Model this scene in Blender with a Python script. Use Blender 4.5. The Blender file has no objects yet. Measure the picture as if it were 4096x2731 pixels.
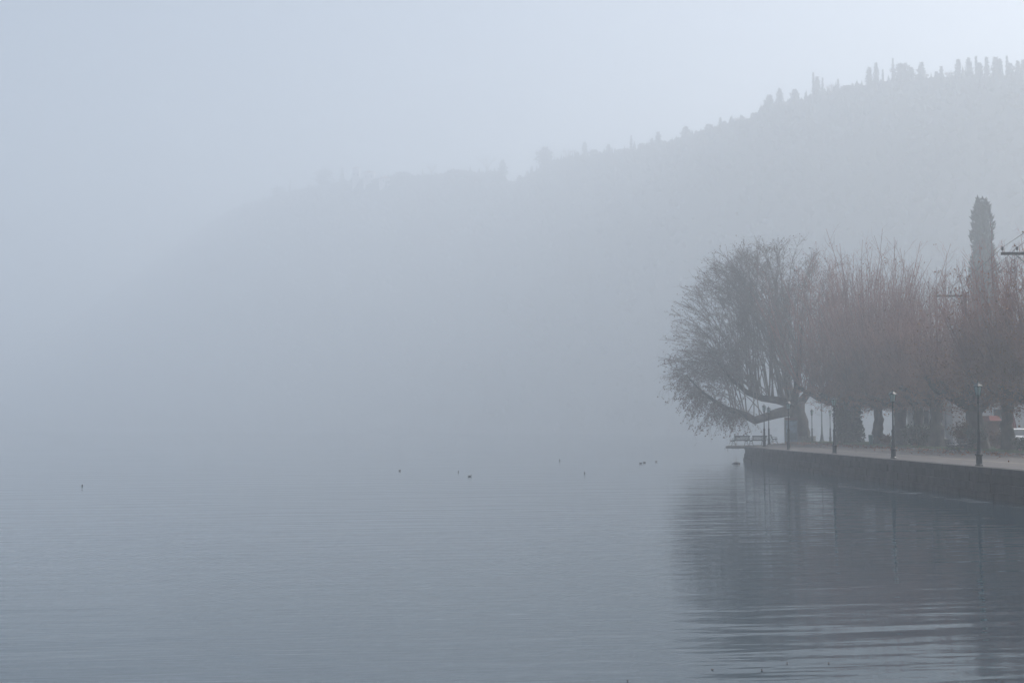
import bpy, bmesh, math, random
import numpy as np
from mathutils import Vector, Matrix

# ------------------------------------------------------------------ camera, sky, sun, exposure
SC = bpy.context.scene
COL = SC.collection
R = math.radians
F = 5689.0                      # focal length in photo pixels (50 mm on 36 mm)
PITCH = math.atan((1708 - 1365.5) / F)
EYE = 2.75                      # camera above the lake
GZ = 1.15                       # promenade above the lake

cam_d = bpy.data.cameras.new('camera')
cam_d.lens = 50; cam_d.sensor_width = 36
cam_d.clip_start = 0.1; cam_d.clip_end = 6000
cam = bpy.data.objects.new('camera', cam_d); COL.objects.link(cam)
cam.location = (0, 0, EYE); cam.rotation_euler = (R(90) + PITCH, 0, 0)
SC.camera = cam

SUN_EL, SUN_AZ = R(44), R(60)   # azimuth measured from +Y towards +X
world = bpy.data.worlds.new('World'); SC.world = world; world.use_nodes = True
wn = world.node_tree.nodes; wl = world.node_tree.links
sky = wn.new('ShaderNodeTexSky'); sky.sky_type = 'NISHITA'; sky.sun_disc = False
sky.sun_elevation = SUN_EL; sky.sun_rotation = SUN_AZ
sky.air_density = 1.0; sky.dust_density = 3.8; sky.ozone_density = 1.0
wl.new(sky.outputs[0], wn['Background'].inputs[0])
wn['Background'].inputs[1].default_value = 0.05

sun_d = bpy.data.lights.new('sun', 'SUN'); sun_d.energy = 1.5; sun_d.angle = R(10)
sun_d.color = (1.0, 0.96, 0.91)
sun = bpy.data.objects.new('sun', sun_d); COL.objects.link(sun)
sdir = Vector((math.sin(SUN_AZ) * math.cos(SUN_EL), math.cos(SUN_AZ) * math.cos(SUN_EL), math.sin(SUN_EL)))
sun.rotation_euler = sdir.to_track_quat('Z', 'Y').to_euler()
sun.location = (60, 60, 120)

SC.view_settings.view_transform = 'Standard'; SC.view_settings.look = 'None'
SC.view_settings.gamma = 1.0; SC.view_settings.use_curve_mapping = False
SC.view_settings.exposure = 1.40
HAZE_DENSITY = 0.0026

cy = SC.cycles
cy.max_bounces = 6; cy.diffuse_bounces = 1; cy.glossy_bounces = 2
cy.transmission_bounces = 4; cy.volume_bounces = 4; cy.transparent_max_bounces = 8
cy.caustics_reflective = False; cy.caustics_refractive = False
cy.use_denoising = True
try: cy.denoiser = 'OPENIMAGEDENOISE'
except Exception: pass

rng = random.Random(11)

def at(px, py, Y):
    """a point of the place seen at photo pixel (px, py), at depth Y"""
    x = (px - 2048) / F; y = (1365.5 - py) / F
    s = Y / (math.cos(PITCH) - y * math.sin(PITCH))
    return Vector((x * s, Y, EYE + s * (math.sin(PITCH) + y * math.cos(PITCH))))

# ------------------------------------------------------------------ materials
MATS = {}
def mat(name, col, rough=0.8, var=0.0, scale=3.0, metal=0.0, bump=0.0, bscale=None, col2=None, spec=0.3, stretch=(1, 1, 1), trans=0.0):
    if name in MATS: return MATS[name]
    m = bpy.data.materials.new(name); m.use_nodes = True
    nt = m.node_tree; b = nt.nodes['Principled BSDF']
    b.inputs['Base Color'].default_value = (*col, 1); b.inputs['Roughness'].default_value = rough
    b.inputs['Metallic'].default_value = metal; b.inputs['Specular IOR Level'].default_value = spec
    b.inputs['Transmission Weight'].default_value = trans
    if var or col2 or bump:
        g = nt.nodes.new('ShaderNodeTexCoord'); mp = nt.nodes.new('ShaderNodeMapping')
        mp.inputs['Scale'].default_value = stretch
        nt.links.new(g.outputs['Object'], mp.inputs['Vector'])
        n = nt.nodes.new('ShaderNodeTexNoise'); n.inputs['Scale'].default_value = scale
        n.inputs['Detail'].default_value = 6; n.inputs['Roughness'].default_value = 0.62
        nt.links.new(mp.outputs[0], n.inputs['Vector'])
        if col2 or var:
            r = nt.nodes.new('ShaderNodeValToRGB')
            c2 = col2 if col2 else tuple(min(1, c * (1 + var)) for c in col)
            c1 = col if col2 else tuple(c * (1 - var) for c in col)
            r.color_ramp.elements[0].position = 0.36; r.color_ramp.elements[1].position = 0.66
            r.color_ramp.elements[0].color = (*c1, 1); r.color_ramp.elements[1].color = (*c2, 1)
            nt.links.new(n.outputs['Fac'], r.inputs[0]); nt.links.new(r.outputs[0], b.inputs['Base Color'])
        if bump:
            n2 = n
            if bscale:
                n2 = nt.nodes.new('ShaderNodeTexNoise'); n2.inputs['Scale'].default_value = bscale
                n2.inputs['Detail'].default_value = 5
                nt.links.new(mp.outputs[0], n2.inputs['Vector'])
            bp = nt.nodes.new('ShaderNodeBump'); bp.inputs['Distance'].default_value = bump
            nt.links.new(n2.outputs['Fac'], bp.inputs['Height']); nt.links.new(bp.outputs[0], b.inputs['Normal'])
    MATS[name] = m; return m

def leafmat(name, c1, c2, c3=None):
    """foliage: colour differs from clump to clump by the position in the place"""
    if name in MATS: return MATS[name]
    m = mat(name, c1, 0.75, 0, 1.3, col2=c2, spec=0.2)
    return m

M_IRON   = mat('painted_iron', (0.018, 0.022, 0.024), 0.38, 0.3, 8, spec=0.5)
M_ROOFCU = mat('lantern_roof_paint', (0.05, 0.065, 0.065), 0.35, 0.3, 8, spec=0.5)
M_GLASS  = mat('frosted_lantern_glass', (0.62, 0.78, 0.74), 0.35, 0, 3, spec=0.5, trans=0.55)
M_BULB   = mat('opal_bulb', (0.8, 0.8, 0.74), 0.4)
M_WOODSL = mat('bench_slat_wood', (0.035, 0.030, 0.028), 0.6, 0.35, 5, stretch=(1, 6, 6), bump=0.002)
M_WALL   = mat('quay_stone', (0.012, 0.012, 0.014), 0.75, 0, 1.5, bump=0.02, bscale=7, col2=(0.052, 0.047, 0.045), stretch=(1, 1, .3))
M_COPE   = mat('coping_stone', (0.03, 0.029, 0.029), 0.8, 0, 1.6, bump=0.012, bscale=9, col2=(0.075, 0.068, 0.063))
M_CORE   = mat('mortar_core', (0.02, 0.02, 0.02), 0.9, 0.3, 3)
M_BARK   = mat('plane_bark', (0.034, 0.030, 0.028), 0.9, 0, 2.6, bump=0.05, bscale=5, col2=(0.10, 0.083, 0.064), stretch=(1, 1, .5))
M_TWIG   = mat('plane_twigs', (0.19, 0.100, 0.090), 0.85, 0, 0.35, col2=(0.40, 0.19, 0.15))
M_TWIG2  = mat('grey_twigs', (0.14, 0.118, 0.114), 0.85, 0, 0.4, col2=(0.26, 0.205, 0.185))
M_LEAF   = mat('dead_leaves', (0.17, 0.075, 0.035), 0.7, 0, 0.9, col2=(0.42, 0.17, 0.07))
M_LEAF2  = mat('withered_leaves', (0.10, 0.07, 0.055), 0.7, 0, 0.7, col2=(0.19, 0.115, 0.08))
M_IVY    = mat('ivy_leaves', (0.022, 0.034, 0.018), 0.55, 0, 1.5, col2=(0.05, 0.062, 0.03))
M_SHRUB  = mat('shrub_leaves', (0.03, 0.042, 0.022), 0.6, 0, 2.0, col2=(0.065, 0.07, 0.035))
M_RUSSET = mat('russet_leaves', (0.09, 0.05, 0.028), 0.7, 0, 1.6, col2=(0.22, 0.105, 0.045))
M_CONIF  = mat('conifer_needles', (0.020, 0.030, 0.022), 0.7, 0, 0.5, col2=(0.045, 0.058, 0.038))
def misted_slope_material():
    m = bpy.data.materials.new('wooded_slope_painted_mist'); m.use_nodes = True; nt = m.node_tree; N = nt.nodes; L = nt.links; b = N['Principled BSDF']
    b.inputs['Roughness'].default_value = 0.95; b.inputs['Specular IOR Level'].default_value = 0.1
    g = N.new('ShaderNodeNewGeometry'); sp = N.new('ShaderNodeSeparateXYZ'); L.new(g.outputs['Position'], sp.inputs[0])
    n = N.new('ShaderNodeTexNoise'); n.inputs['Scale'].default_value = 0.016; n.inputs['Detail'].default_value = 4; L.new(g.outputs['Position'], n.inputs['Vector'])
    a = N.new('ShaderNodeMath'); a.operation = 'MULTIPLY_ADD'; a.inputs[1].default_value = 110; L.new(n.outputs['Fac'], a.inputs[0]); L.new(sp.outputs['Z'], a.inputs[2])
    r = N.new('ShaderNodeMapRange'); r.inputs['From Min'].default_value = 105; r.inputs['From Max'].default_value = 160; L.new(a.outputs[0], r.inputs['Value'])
    mx = N.new('ShaderNodeMix'); mx.data_type = 'RGBA'; mx.inputs['A'].default_value = (0.20, 0.192, 0.17, 1); mx.inputs['B'].default_value = (0.055, 0.06, 0.048, 1)  # patchy woodland tones, paler low down: lake mist painted into the colour
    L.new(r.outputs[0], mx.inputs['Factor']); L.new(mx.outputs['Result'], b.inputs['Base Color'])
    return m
M_HILL_MIST = misted_slope_material()
M_DARKW  = mat('dark_broadleaf', (0.030, 0.038, 0.026), 0.9, 0, 0.06, col2=(0.062, 0.062, 0.045))
M_GRASS  = mat('turf', (0.040, 0.062, 0.022), 0.9, 0, 0.8, col2=(0.085, 0.105, 0.04))
M_BLADE  = mat('grass_blades', (0.055, 0.085, 0.03), 0.8, 0, 0.6, col2=(0.11, 0.13, 0.05))
M_BAND   = mat('pale_paving', (0.26, 0.22, 0.18), 0.7, 0.25, 1.5, bump=0.003)
M_KERB   = mat('kerb_stone', (0.20, 0.185, 0.165), 0.8, 0.25, 2)
M_PLAST  = mat('pale_plaster', (0.76, 0.72, 0.71), 0.9, 0.1, 0.7, bump=0.004, bscale=20)
M_TILE   = mat('red_roof_tile', (0.24, 0.085, 0.055), 0.85, 0.35, 2.2)
M_BRICK  = mat('reddish_render', (0.20, 0.10, 0.08), 0.9, 0.25, 2)
M_RED    = mat('red_canvas', (0.20, 0.045, 0.04), 0.8, 0.15, 3)
M_WHITE  = mat('white_paint', (0.74, 0.76, 0.78), 0.35, 0.04, 2, spec=0.5)
M_DARKGL = mat('dark_glass', (0.03, 0.04, 0.045), 0.08, spec=0.6)
M_RUBBER = mat('rubber', (0.02, 0.02, 0.02), 0.8)
M_CHROME = mat('bright_metal', (0.6, 0.6, 0.62), 0.25, metal=1.0)
M_POLE   = mat('weathered_pole', (0.10, 0.088, 0.075), 0.9, 0.3, 4, stretch=(1, 1, .1))
M_PORC   = mat('brown_porcelain', (0.05, 0.04, 0.038), 0.3, spec=0.6)
M_WIRE   = mat('cable', (0.03, 0.03, 0.032), 0.6)
M_BIN    = mat('green_bin_paint', (0.07, 0.16, 0.15), 0.5, 0.25, 6)
M_PANEL  = mat('blue_grey_panel', (0.15, 0.21, 0.26), 0.5, 0.25, 3)
M_PANEL2 = mat('panel_header', (0.17, 0.10, 0.09), 0.6, 0.2, 3)
M_STEEL  = mat('grey_steel', (0.16, 0.165, 0.17), 0.5, 0.2, 4)
M_FEATH  = mat('dark_plumage', (0.17, 0.165, 0.17), 0.6, 0.3, 20)
M_FEATHL = mat('grey_plumage', (0.12, 0.115, 0.11), 0.6, 0.3, 20)
M_SKIN   = mat('skin', (0.45, 0.29, 0.22), 0.55)
M_SHIRT  = mat('white_cloth', (0.72, 0.72, 0.72), 0.9, 0.06, 9)
M_TROUS  = mat('dark_cloth', (0.035, 0.037, 0.05), 0.9, 0.2, 9)
M_HAIR   = mat('dark_hair', (0.018, 0.014, 0.012), 0.6)
M_ROCK   = mat('wet_rock', (0.055, 0.053, 0.052), 0.5, 0.4, 3, bump=0.03, bscale=6)

def paving_material():
    m = bpy.data.materials.new('promenade_paving'); m.use_nodes = True
    nt = m.node_tree; N = nt.nodes; L = nt.links; b = N['Principled BSDF']
    tc = N.new('ShaderNodeTexCoord')
    br = N.new('ShaderNodeTexBrick'); br.inputs['Scale'].default_value = 1.0
    br.inputs['Brick Width'].default_value = 0.9; br.inputs['Row Height'].default_value = 0.6
    br.inputs['Mortar Size'].default_value = 0.012
    br.inputs['Color1'].default_value = (0.085, 0.072, 0.064, 1); br.inputs['Color2'].default_value = (0.11, 0.093, 0.082, 1)
    br.inputs['Mortar'].default_value = (0.04, 0.036, 0.032, 1)
    L.new(tc.outputs['Object'], br.inputs['Vector'])
    n = N.new('ShaderNodeTexNoise'); n.inputs['Scale'].default_value = 0.5; n.inputs['Detail'].default_value = 7
    L.new(tc.outputs['Object'], n.inputs['Vector'])
    mx = N.new('ShaderNodeMix'); mx.data_type = 'RGBA'; mx.blend_type = 'MULTIPLY'
    mx.inputs['Factor'].default_value = 1.0
    rp = N.new('ShaderNodeValToRGB'); rp.color_ramp.elements[0].position = 0.35; rp.color_ramp.elements[1].position = 0.7
    rp.color_ramp.elements[0].color = (0.55, 0.55, 0.55, 1); rp.color_ramp.elements[1].color = (1.15, 1.1, 1.05, 1)
    L.new(n.outputs['Fac'], rp.inputs[0])
    L.new(br.outputs['Color'], mx.inputs['A']); L.new(rp.outputs[0], mx.inputs['B'])
    L.new(mx.outputs['Result'], b.inputs['Base Color'])
    b.inputs['Roughness'].default_value = 0.6
    bp = N.new('ShaderNodeBump'); bp.inputs['Distance'].default_value = 0.008
    L.new(br.outputs['Fac'], bp.inputs['Height']); bp.invert = True
    L.new(bp.outputs[0], b.inputs['Normal'])
    return m
M_PAVE = paving_material()

def water_material():
    m = bpy.data.materials.new('lake_water'); m.use_nodes = True
    nt = m.node_tree; N = nt.nodes; L = nt.links; b = N['Principled BSDF']
    b.inputs['Base Color'].default_value = (0.026, 0.052, 0.070, 1)
    b.inputs['Roughness'].default_value = 0.03; b.inputs['IOR'].default_value = 1.333
    b.inputs['Specular IOR Level'].default_value = 0.5
    geo = N.new('ShaderNodeNewGeometry')
    def noise(rot, sx, sy, detail, w):
        vr = N.new('ShaderNodeVectorRotate'); vr.rotation_type = 'Z_AXIS'; vr.inputs['Angle'].default_value = R(rot)
        L.new(geo.outputs['Position'], vr.inputs['Vector'])
        mp = N.new('ShaderNodeMapping'); mp.inputs['Scale'].default_value = (sx, sy, 1)
        L.new(vr.outputs[0], mp.inputs['Vector'])
        n = N.new('ShaderNodeTexNoise'); n.noise_dimensions = '2D'; n.inputs['Scale'].default_value = 1
        n.inputs['Detail'].default_value = detail; n.inputs['Roughness'].default_value = 0.5
        n.inputs['Distortion'].default_value = 0.2
        L.new(mp.outputs[0], n.inputs['Vector'])
        mu = N.new('ShaderNodeMath'); mu.operation = 'MULTIPLY'; mu.inputs[1].default_value = w
        L.new(n.outputs['Fac'], mu.inputs[0]); return mu.outputs[0]
    def wave(rot, wl, dist, w):
        mp = N.new('ShaderNodeMapping'); mp.inputs['Rotation'].default_value = (0, 0, R(rot))
        L.new(geo.outputs['Position'], mp.inputs['Vector'])
        wv = N.new('ShaderNodeTexWave'); wv.wave_type = 'BANDS'; wv.bands_direction = 'Y'
        wv.inputs['Scale'].default_value = 0.314 / wl; wv.inputs['Distortion'].default_value = dist
        wv.inputs['Detail'].default_value = 1.5; wv.inputs['Detail Scale'].default_value = 0.35
        L.new(mp.outputs[0], wv.inputs['Vector'])
        mu = N.new('ShaderNodeMath'); mu.operation = 'MULTIPLY'; mu.inputs[1].default_value = w
        L.new(wv.outputs['Fac'], mu.inputs[0]); return mu.outputs[0]
    def add(a, c):
        s = N.new('ShaderNodeMath'); s.operation = 'ADD'; L.new(a, s.inputs[0]); L.new(c, s.inputs[1]); return s.outputs[0]
    # gentle trains of ripples, patchy
    patch = noise(12, 0.045, 0.06, 2, 1.0)
    rp = N.new('ShaderNodeMapRange'); rp.inputs['From Min'].default_value = 0.38; rp.inputs['From Max'].default_value = 0.62
    rp.inputs['To Min'].default_value = 0.25; rp.inputs['To Max'].default_value = 1.0
    L.new(patch, rp.inputs['Value'])
    fine = add(noise(-8, 0.42, 2.0, 2, 0.011), noise(14, 1.1, 3.6, 1, 0.0030))
    mu = N.new('ShaderNodeMath'); mu.operation = 'MULTIPLY'; L.new(fine, mu.inputs[0]); L.new(rp.outputs[0], mu.inputs[1])
    h = add(add(add(wave(-15, 0.80, 7.0, 0.0018), noise(-17, 0.10, 0.72, 3, 0.017)), noise(-9, 0.20, 1.25, 3, 0.0105)), mu.outputs[0])
    # rough streak of broken water off the quay
    sp = N.new('ShaderNodeSeparateXYZ'); L.new(geo.outputs['Position'], sp.inputs[0])
    ma = N.new('ShaderNodeMath'); ma.operation = 'MULTIPLY_ADD'; ma.inputs[1].default_value = 0.112; ma.inputs[2].default_value = -22.55
    L.new(sp.outputs['Y'], ma.inputs[0])
    di = add(ma.outputs[0], sp.outputs['X'])
    wob = noise(0, 0.2, 0.12, 2, 1.6)
    di2 = N.new('ShaderNodeMath'); di2.operation = 'SUBTRACT'; L.new(di, di2.inputs[0]); L.new(wob, di2.inputs[1])
    ab = N.new('ShaderNodeMath'); ab.operation = 'ABSOLUTE'; L.new(di2.outputs[0], ab.inputs[0])
    mr = N.new('ShaderNodeMapRange'); mr.inputs['From Min'].default_value = 0.2; mr.inputs['From Max'].default_value = 1.0
    mr.inputs['To Min'].default_value = 1; mr.inputs['To Max'].default_value = 0
    L.new(ab.outputs[0], mr.inputs['Value'])
    rough = noise(20, 2.0, 4.0, 2, 0.05)
    fade = N.new('ShaderNodeMapRange'); fade.inputs['From Min'].default_value = 66; fade.inputs['From Max'].default_value = 80
    fade.inputs['To Min'].default_value = 1; fade.inputs['To Max'].default_value = 0; L.new(sp.outputs['Y'], fade.inputs['Value'])
    brk = N.new('ShaderNodeMapRange'); brk.inputs['From Min'].default_value = 0.50; brk.inputs['From Max'].default_value = 0.60; L.new(noise(5, 1.6, 0.6, 3, 1.0), brk.inputs['Value'])
    fb = N.new('ShaderNodeMath'); fb.operation = 'MULTIPLY'; L.new(fade.outputs[0], fb.inputs[0]); L.new(brk.outputs[0], fb.inputs[1])
    fm = N.new('ShaderNodeMath'); fm.operation = 'MULTIPLY'; L.new(fb.outputs[0], fm.inputs[0]); L.new(mr.outputs[0], fm.inputs[1])
    mu2 = N.new('ShaderNodeMath'); mu2.operation = 'MULTIPLY'; L.new(rough, mu2.inputs[0]); L.new(fm.outputs[0], mu2.inputs[1])
    h = add(h, mu2.outputs[0])
    bp = N.new('ShaderNodeBump'); bp.inputs['Distance'].default_value = 1.0; bp.inputs['Strength'].default_value = 1.0
    L.new(h, bp.inputs['Height']); L.new(bp.outputs[0], b.inputs['Normal'])
    return m

# ------------------------------------------------------------------ mesh helpers
def tag(o, label=None, cat=None, group=None, kind=None):
    if label: o['label'] = label
    if cat: o['category'] = cat
    if group: o['group'] = group
    if kind: o['kind'] = kind
    return o

def empty(name, loc=(0, 0, 0), rz=0.0):
    o = bpy.data.objects.new(name, None); COL.objects.link(o)
    o.location = loc; o.rotation_euler = (0, 0, rz); o.empty_display_size = 0.3
    return o

def link_mesh(name, me, m, parent=None, smooth=False):
    if m is not None and len(me.materials) == 0: me.materials.append(m)
    if smooth:
        me.polygons.foreach_set('use_smooth', np.ones(len(me.polygons), bool))
    o = bpy.data.objects.new(name, me); COL.objects.link(o)
    if parent is not None: o.parent = parent
    return o

def np_mesh(name, verts, faces):
    """fast mesh from numpy arrays; faces N x k"""
    me = bpy.data.meshes.new(name)
    verts = np.asarray(verts, np.float32); faces = np.asarray(faces, np.int32)
    k = faces.shape[1]
    me.vertices.add(len(verts)); me.vertices.foreach_set('co', verts.ravel())
    me.loops.add(faces.size); me.loops.foreach_set('vertex_index', faces.ravel())
    me.polygons.add(len(faces)); me.polygons.foreach_set('loop_start', np.arange(0, faces.size, k, dtype=np.int32))
    me.update(calc_edges=True)
    return me

class MB:
    def __init__(s): s.v = []; s.f = []
    def box(s, c, size, rz=0.0, M=None):
        b = len(s.v); hx, hy, hz = size[0] / 2, size[1] / 2, size[2] / 2
        ca, sa = math.cos(rz), math.sin(rz)
        for z in (-hz, hz):
            for x, y in ((-hx, -hy), (hx, -hy), (hx, hy), (-hx, hy)):
                p = Vector((c[0] + x * ca - y * sa, c[1] + x * sa + y * ca, c[2] + z))
                s.v.append(M @ p if M else p)
        s.f += [tuple(b + i for i in q) for q in ((3, 2, 1, 0), (4, 5, 6, 7), (0, 1, 5, 4), (1, 2, 6, 5), (2, 3, 7, 6), (3, 0, 4, 7))]
        return s
    def bar(s, p, q, w, h=None):
        """square bar from p to q"""
        return s.tube([p, q], [w * 0.7071, w * 0.7071], 4, rot=math.pi / 4)
    def tube(s, pts, rad, n=8, rot=0.0, cap=True, jit=0.0, rnd=None):
        pts = [Vector(p) for p in pts]; b0 = len(s.v); up = None
        for i, p in enumerate(pts):
            d = (pts[min(i + 1, len(pts) - 1)] - pts[max(i - 1, 0)])
            if d.length < 1e-9: d = Vector((0, 0, 1))
            d.normalize()
            if up is None:
                up = Vector((1, 0, 0)) if abs(d.x) < 0.85 else Vector((0, 1, 0))
            u = (up - d * up.dot(d)); u.normalize(); up = u; w = d.cross(u)
            for k in range(n):
                a = rot + 2 * math.pi * k / n; r = rad[i]
                if jit: r *= 1 + jit * (rnd.random() - 0.5) * 2
                s.v.append(p + u * (math.cos(a) * r) + w * (math.sin(a) * r))
        for i in range(len(pts) - 1):
            for k in range(n):
                a = b0 + i * n + k; c = b0 + i * n + (k + 1) % n
                s.f.append((a, c, c + n, a + n))
        if cap:
            s.f.append(tuple(b0 + k for k in reversed(range(n))))
            e = b0 + (len(pts) - 1) * n; s.f.append(tuple(e + k for k in range(n)))
        return s
    def lathe(s, prof, n=12, c=(0, 0, 0), rot=0.0):
        """profile of (radius, z)"""
        b0 = len(s.v)
        for r, z in prof:
            for k in range(n):
                a = rot + 2 * math.pi * k / n
                s.v.append(Vector((c[0] + r * math.cos(a), c[1] + r * math.sin(a), c[2] + z)))
        for i in range(len(prof) - 1):
            for k in range(n):
                a = b0 + i * n + k; d = b0 + i * n + (k + 1) % n
                s.f.append((a, d, d + n, a + n))
        s.f.append(tuple(b0 + k for k in reversed(range(n))))
        e = b0 + (len(prof) - 1) * n; s.f.append(tuple(e + k for k in range(n)))
        return s
    def prism(s, poly, z0, z1):
        b = len(s.v); n = len(poly)
        for z in (z0, z1):
            for x, y in poly: s.v.append(Vector((x, y, z)))
        s.f.append(tuple(b + k for k in reversed(range(n)))); s.f.append(tuple(b + n + k for k in range(n)))
        for k in range(n):
            j = (k + 1) % n; s.f.append((b + k, b + j, b + n + j, b + n + k))
        return s
    def poly(s, pts):
        b = len(s.v); s.v += [Vector(p) for p in pts]; s.f.append(tuple(range(b, b + len(pts)))); return s
    def mesh(s, name):
        me = bpy.data.meshes.new(name); me.from_pydata([tuple(v) for v in s.v], [], s.f); me.update(); return me
    def build(s, name, m, parent=None, smooth=False):
        return link_mesh(name, s.mesh(name), m, parent, smooth)

def segs_mesh(name, segs, m, parent=None, n=3):
    """many thin tapered twigs: rows p0(3) p1(3) r0 r1 -> one mesh"""
    a = np.asarray(segs, np.float64); p0 = a[:, :3]; p1 = a[:, 3:6]
    d = p1 - p0; d /= (np.linalg.norm(d, axis=1, keepdims=True) + 1e-9)
    ref = np.where(np.abs(d[:, :1]) < 0.8, np.array([[1., 0, 0]]), np.array([[0., 1, 0]]))
    u = np.cross(d, ref); u /= np.linalg.norm(u, axis=1, keepdims=True); w = np.cross(d, u)
    V = np.zeros((len(a), 2 * n, 3))
    for k in range(n):
        c, s_ = math.cos(2 * math.pi * k / n), math.sin(2 * math.pi * k / n)
        o = u * c + w * s_
        V[:, k] = p0 + o * a[:, 6:7]; V[:, n + k] = p1 + o * a[:, 7:8]
    base = (np.arange(len(a)) * 2 * n)[:, None]
    Fs = [base + np.array([[k, (k + 1) % n, n + (k + 1) % n, n + k]]) for k in range(n)]
    return link_mesh(name, np_mesh(name, V.reshape(-1, 3), np.concatenate(Fs)), m, parent, True)

def leaves_mesh(name, pos, size, m, parent=None, seed=1, droop=0.0):
    """folded diamond leaves at the positions"""
    r = np.random.RandomState(seed); P = np.asarray(pos, np.float64); n = len(P)
    d = r.normal(size=(n, 3)); d[:, 2] -= droop; d /= np.linalg.norm(d, axis=1, keepdims=True)
    e = r.normal(size=(n, 3)); e -= d * np.sum(e * d, 1, keepdims=True); e /= np.linalg.norm(e, axis=1, keepdims=True)
    f = np.cross(d, e); L = (size * r.uniform(0.6, 1.35, n))[:, None]
    V = np.stack([P, P + d * L * .5 + e * L * .42 + f * L * .14, P + d * L, P + d * L * .5 - e * L * .42 + f * L * .14], 1)
    b = (np.arange(n) * 4)[:, None]
    Fc = np.concatenate([b + np.array([[0, 1, 2]]), b + np.array([[0, 2, 3]])])
    return link_mesh(name, np_mesh(name, V.reshape(-1, 3), Fc), m, parent)

def copy_tree(o, parent=None):
    c = o.copy(); COL.objects.link(c); c.parent = parent
    for ch in list(o.children): copy_tree(ch, c)
    return c

# ------------------------------------------------------------------ setting: lake, land, promenade, quay
lake = MB().poly([(-1500, -150, 0), (1500, -150, 0), (1500, 2300, 0), (-1500, 2300, 0)]).build('lake_water', water_material())
tag(lake, 'calm grey lake water with soft ripples', kind='structure')

EDGE = [(18.7, -40), (18.7, 106), (18.9, 112), (19.45, 118.6), (21.4, 126), (25, 138), (30, 150), (37, 157), (48, 166), (60, 205), (160, 290)]
LAND = EDGE + [(420, 300), (420, -40)]
land = MB().prism([(x + 0.35, y) for x, y in LAND], -1.0, GZ - 0.012).build('ground', mat('bare_earth', (0.11, 0.095, 0.08), 0.95, 0.3, 0.6))
tag(land, 'level shore ground behind the quay', kind='structure')
GRASS_X = 29.6
prom = MB().poly([(x + 0.4, y, GZ) for x, y in EDGE[:7]] + [(GRASS_X, 150 - 0.2, GZ), (GRASS_X, -40, GZ)]).build('promenade', M_PAVE)
tag(prom, 'grey brown paved lakeside promenade', kind='structure')
for x in (22.4, 25.8):
    MB().box((x, 55, GZ + 0.003), (0.28, 150, 0.002)).build('paving_band', M_BAND, prom)
for y in (58.5, 73, 87.5, 102, 117):
    MB().box(((22.54 + 25.66) / 2, y, GZ + 0.003), (3.10, 0.22, 0.002)).build('paving_band', M_BAND, prom)
lawn = MB().prism([(GRASS_X + 0.15, -40), (GRASS_X + 0.15, 149), (36, 154), (48, 162), (70, 190), (70, -40)], GZ - 0.01, GZ + 0.05).build('lawn', M_GRASS)
tag(lawn, 'strip of short turf under the row of trees', kind='structure')
for i in range(58):                      # kerb along the turf
    y = 40 + i * 1.9
    MB().box((GRASS_X + 0.06, y + 0.93, GZ + 0.03), (0.16, 1.87, 0.12)).build('kerb_stone', M_KERB, lawn)
# tufts of grass
r_ = np.random.RandomState(5)
tp = np.stack([GRASS_X + 0.2 + np.abs(r_.normal(0, 3.0, 9000)), r_.uniform(75, 148, 9000), np.full(9000, GZ + 0.04)], 1)
tsegs = []
for p in tp:
    a = r_.normal(0, 0.05, 2); tsegs.append((*p, p[0] + a[0], p[1] + a[1], p[2] + r_.uniform(.06, .16), 0.035, 0.004))
tag(segs_mesh('grass', tsegs, M_BLADE), 'short green grass along the tree row', 'grass', kind='stuff')

lp = np.stack([GRASS_X + .4 - np.abs(r_.normal(0, 2.2, 1600)), r_.uniform(50, 146, 1600), np.full(1600, GZ + .03)], 1)
lp = lp[lp[:, 0] > 20]
tag(leaves_mesh('fallen_leaves', lp, .13, M_LEAF, None, 9, 0), 'brown leaves fallen along the grass edge of the promenade', 'leaves', kind='stuff')

# quay wall: core, blocks in three courses, coping stones
quay = empty('quay_wall', (18.7, 60, 0))
tag(quay, 'dark stained stone quay wall with coping, rising from the lake', 'quay wall')
def qpart(mb, name, m):
    for v in mb.v: v.x -= 18.7; v.y -= 60
    return mb.build(name, m, quay)
core = [(x + 0.16, y) for x, y in EDGE[:7]] + [(32, 149), (26, 118), (20.4, 100), (20.4, -40)]
qpart(MB().prism(core, -1.0, GZ - 0.02), 'wall_core', M_CORE)
def edge_at(s):
    """point and unit tangent at length s along the quay edge from y = 0"""
    acc = 0.0; pts = [(18.7, 0.0)] + EDGE[1:]
    for a, b in zip(pts, pts[1:]):
        l = math.hypot(b[0] - a[0], b[1] - a[1])
        if s <= acc + l:
            t = (s - acc) / l; return a[0] + (b[0] - a[0]) * t, a[1] + (b[1] - a[1]) * t, math.atan2(b[1] - a[1], b[0] - a[0])
        acc += l
    return b[0], b[1], math.atan2(b[1] - a[1], b[0] - a[0])
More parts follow.
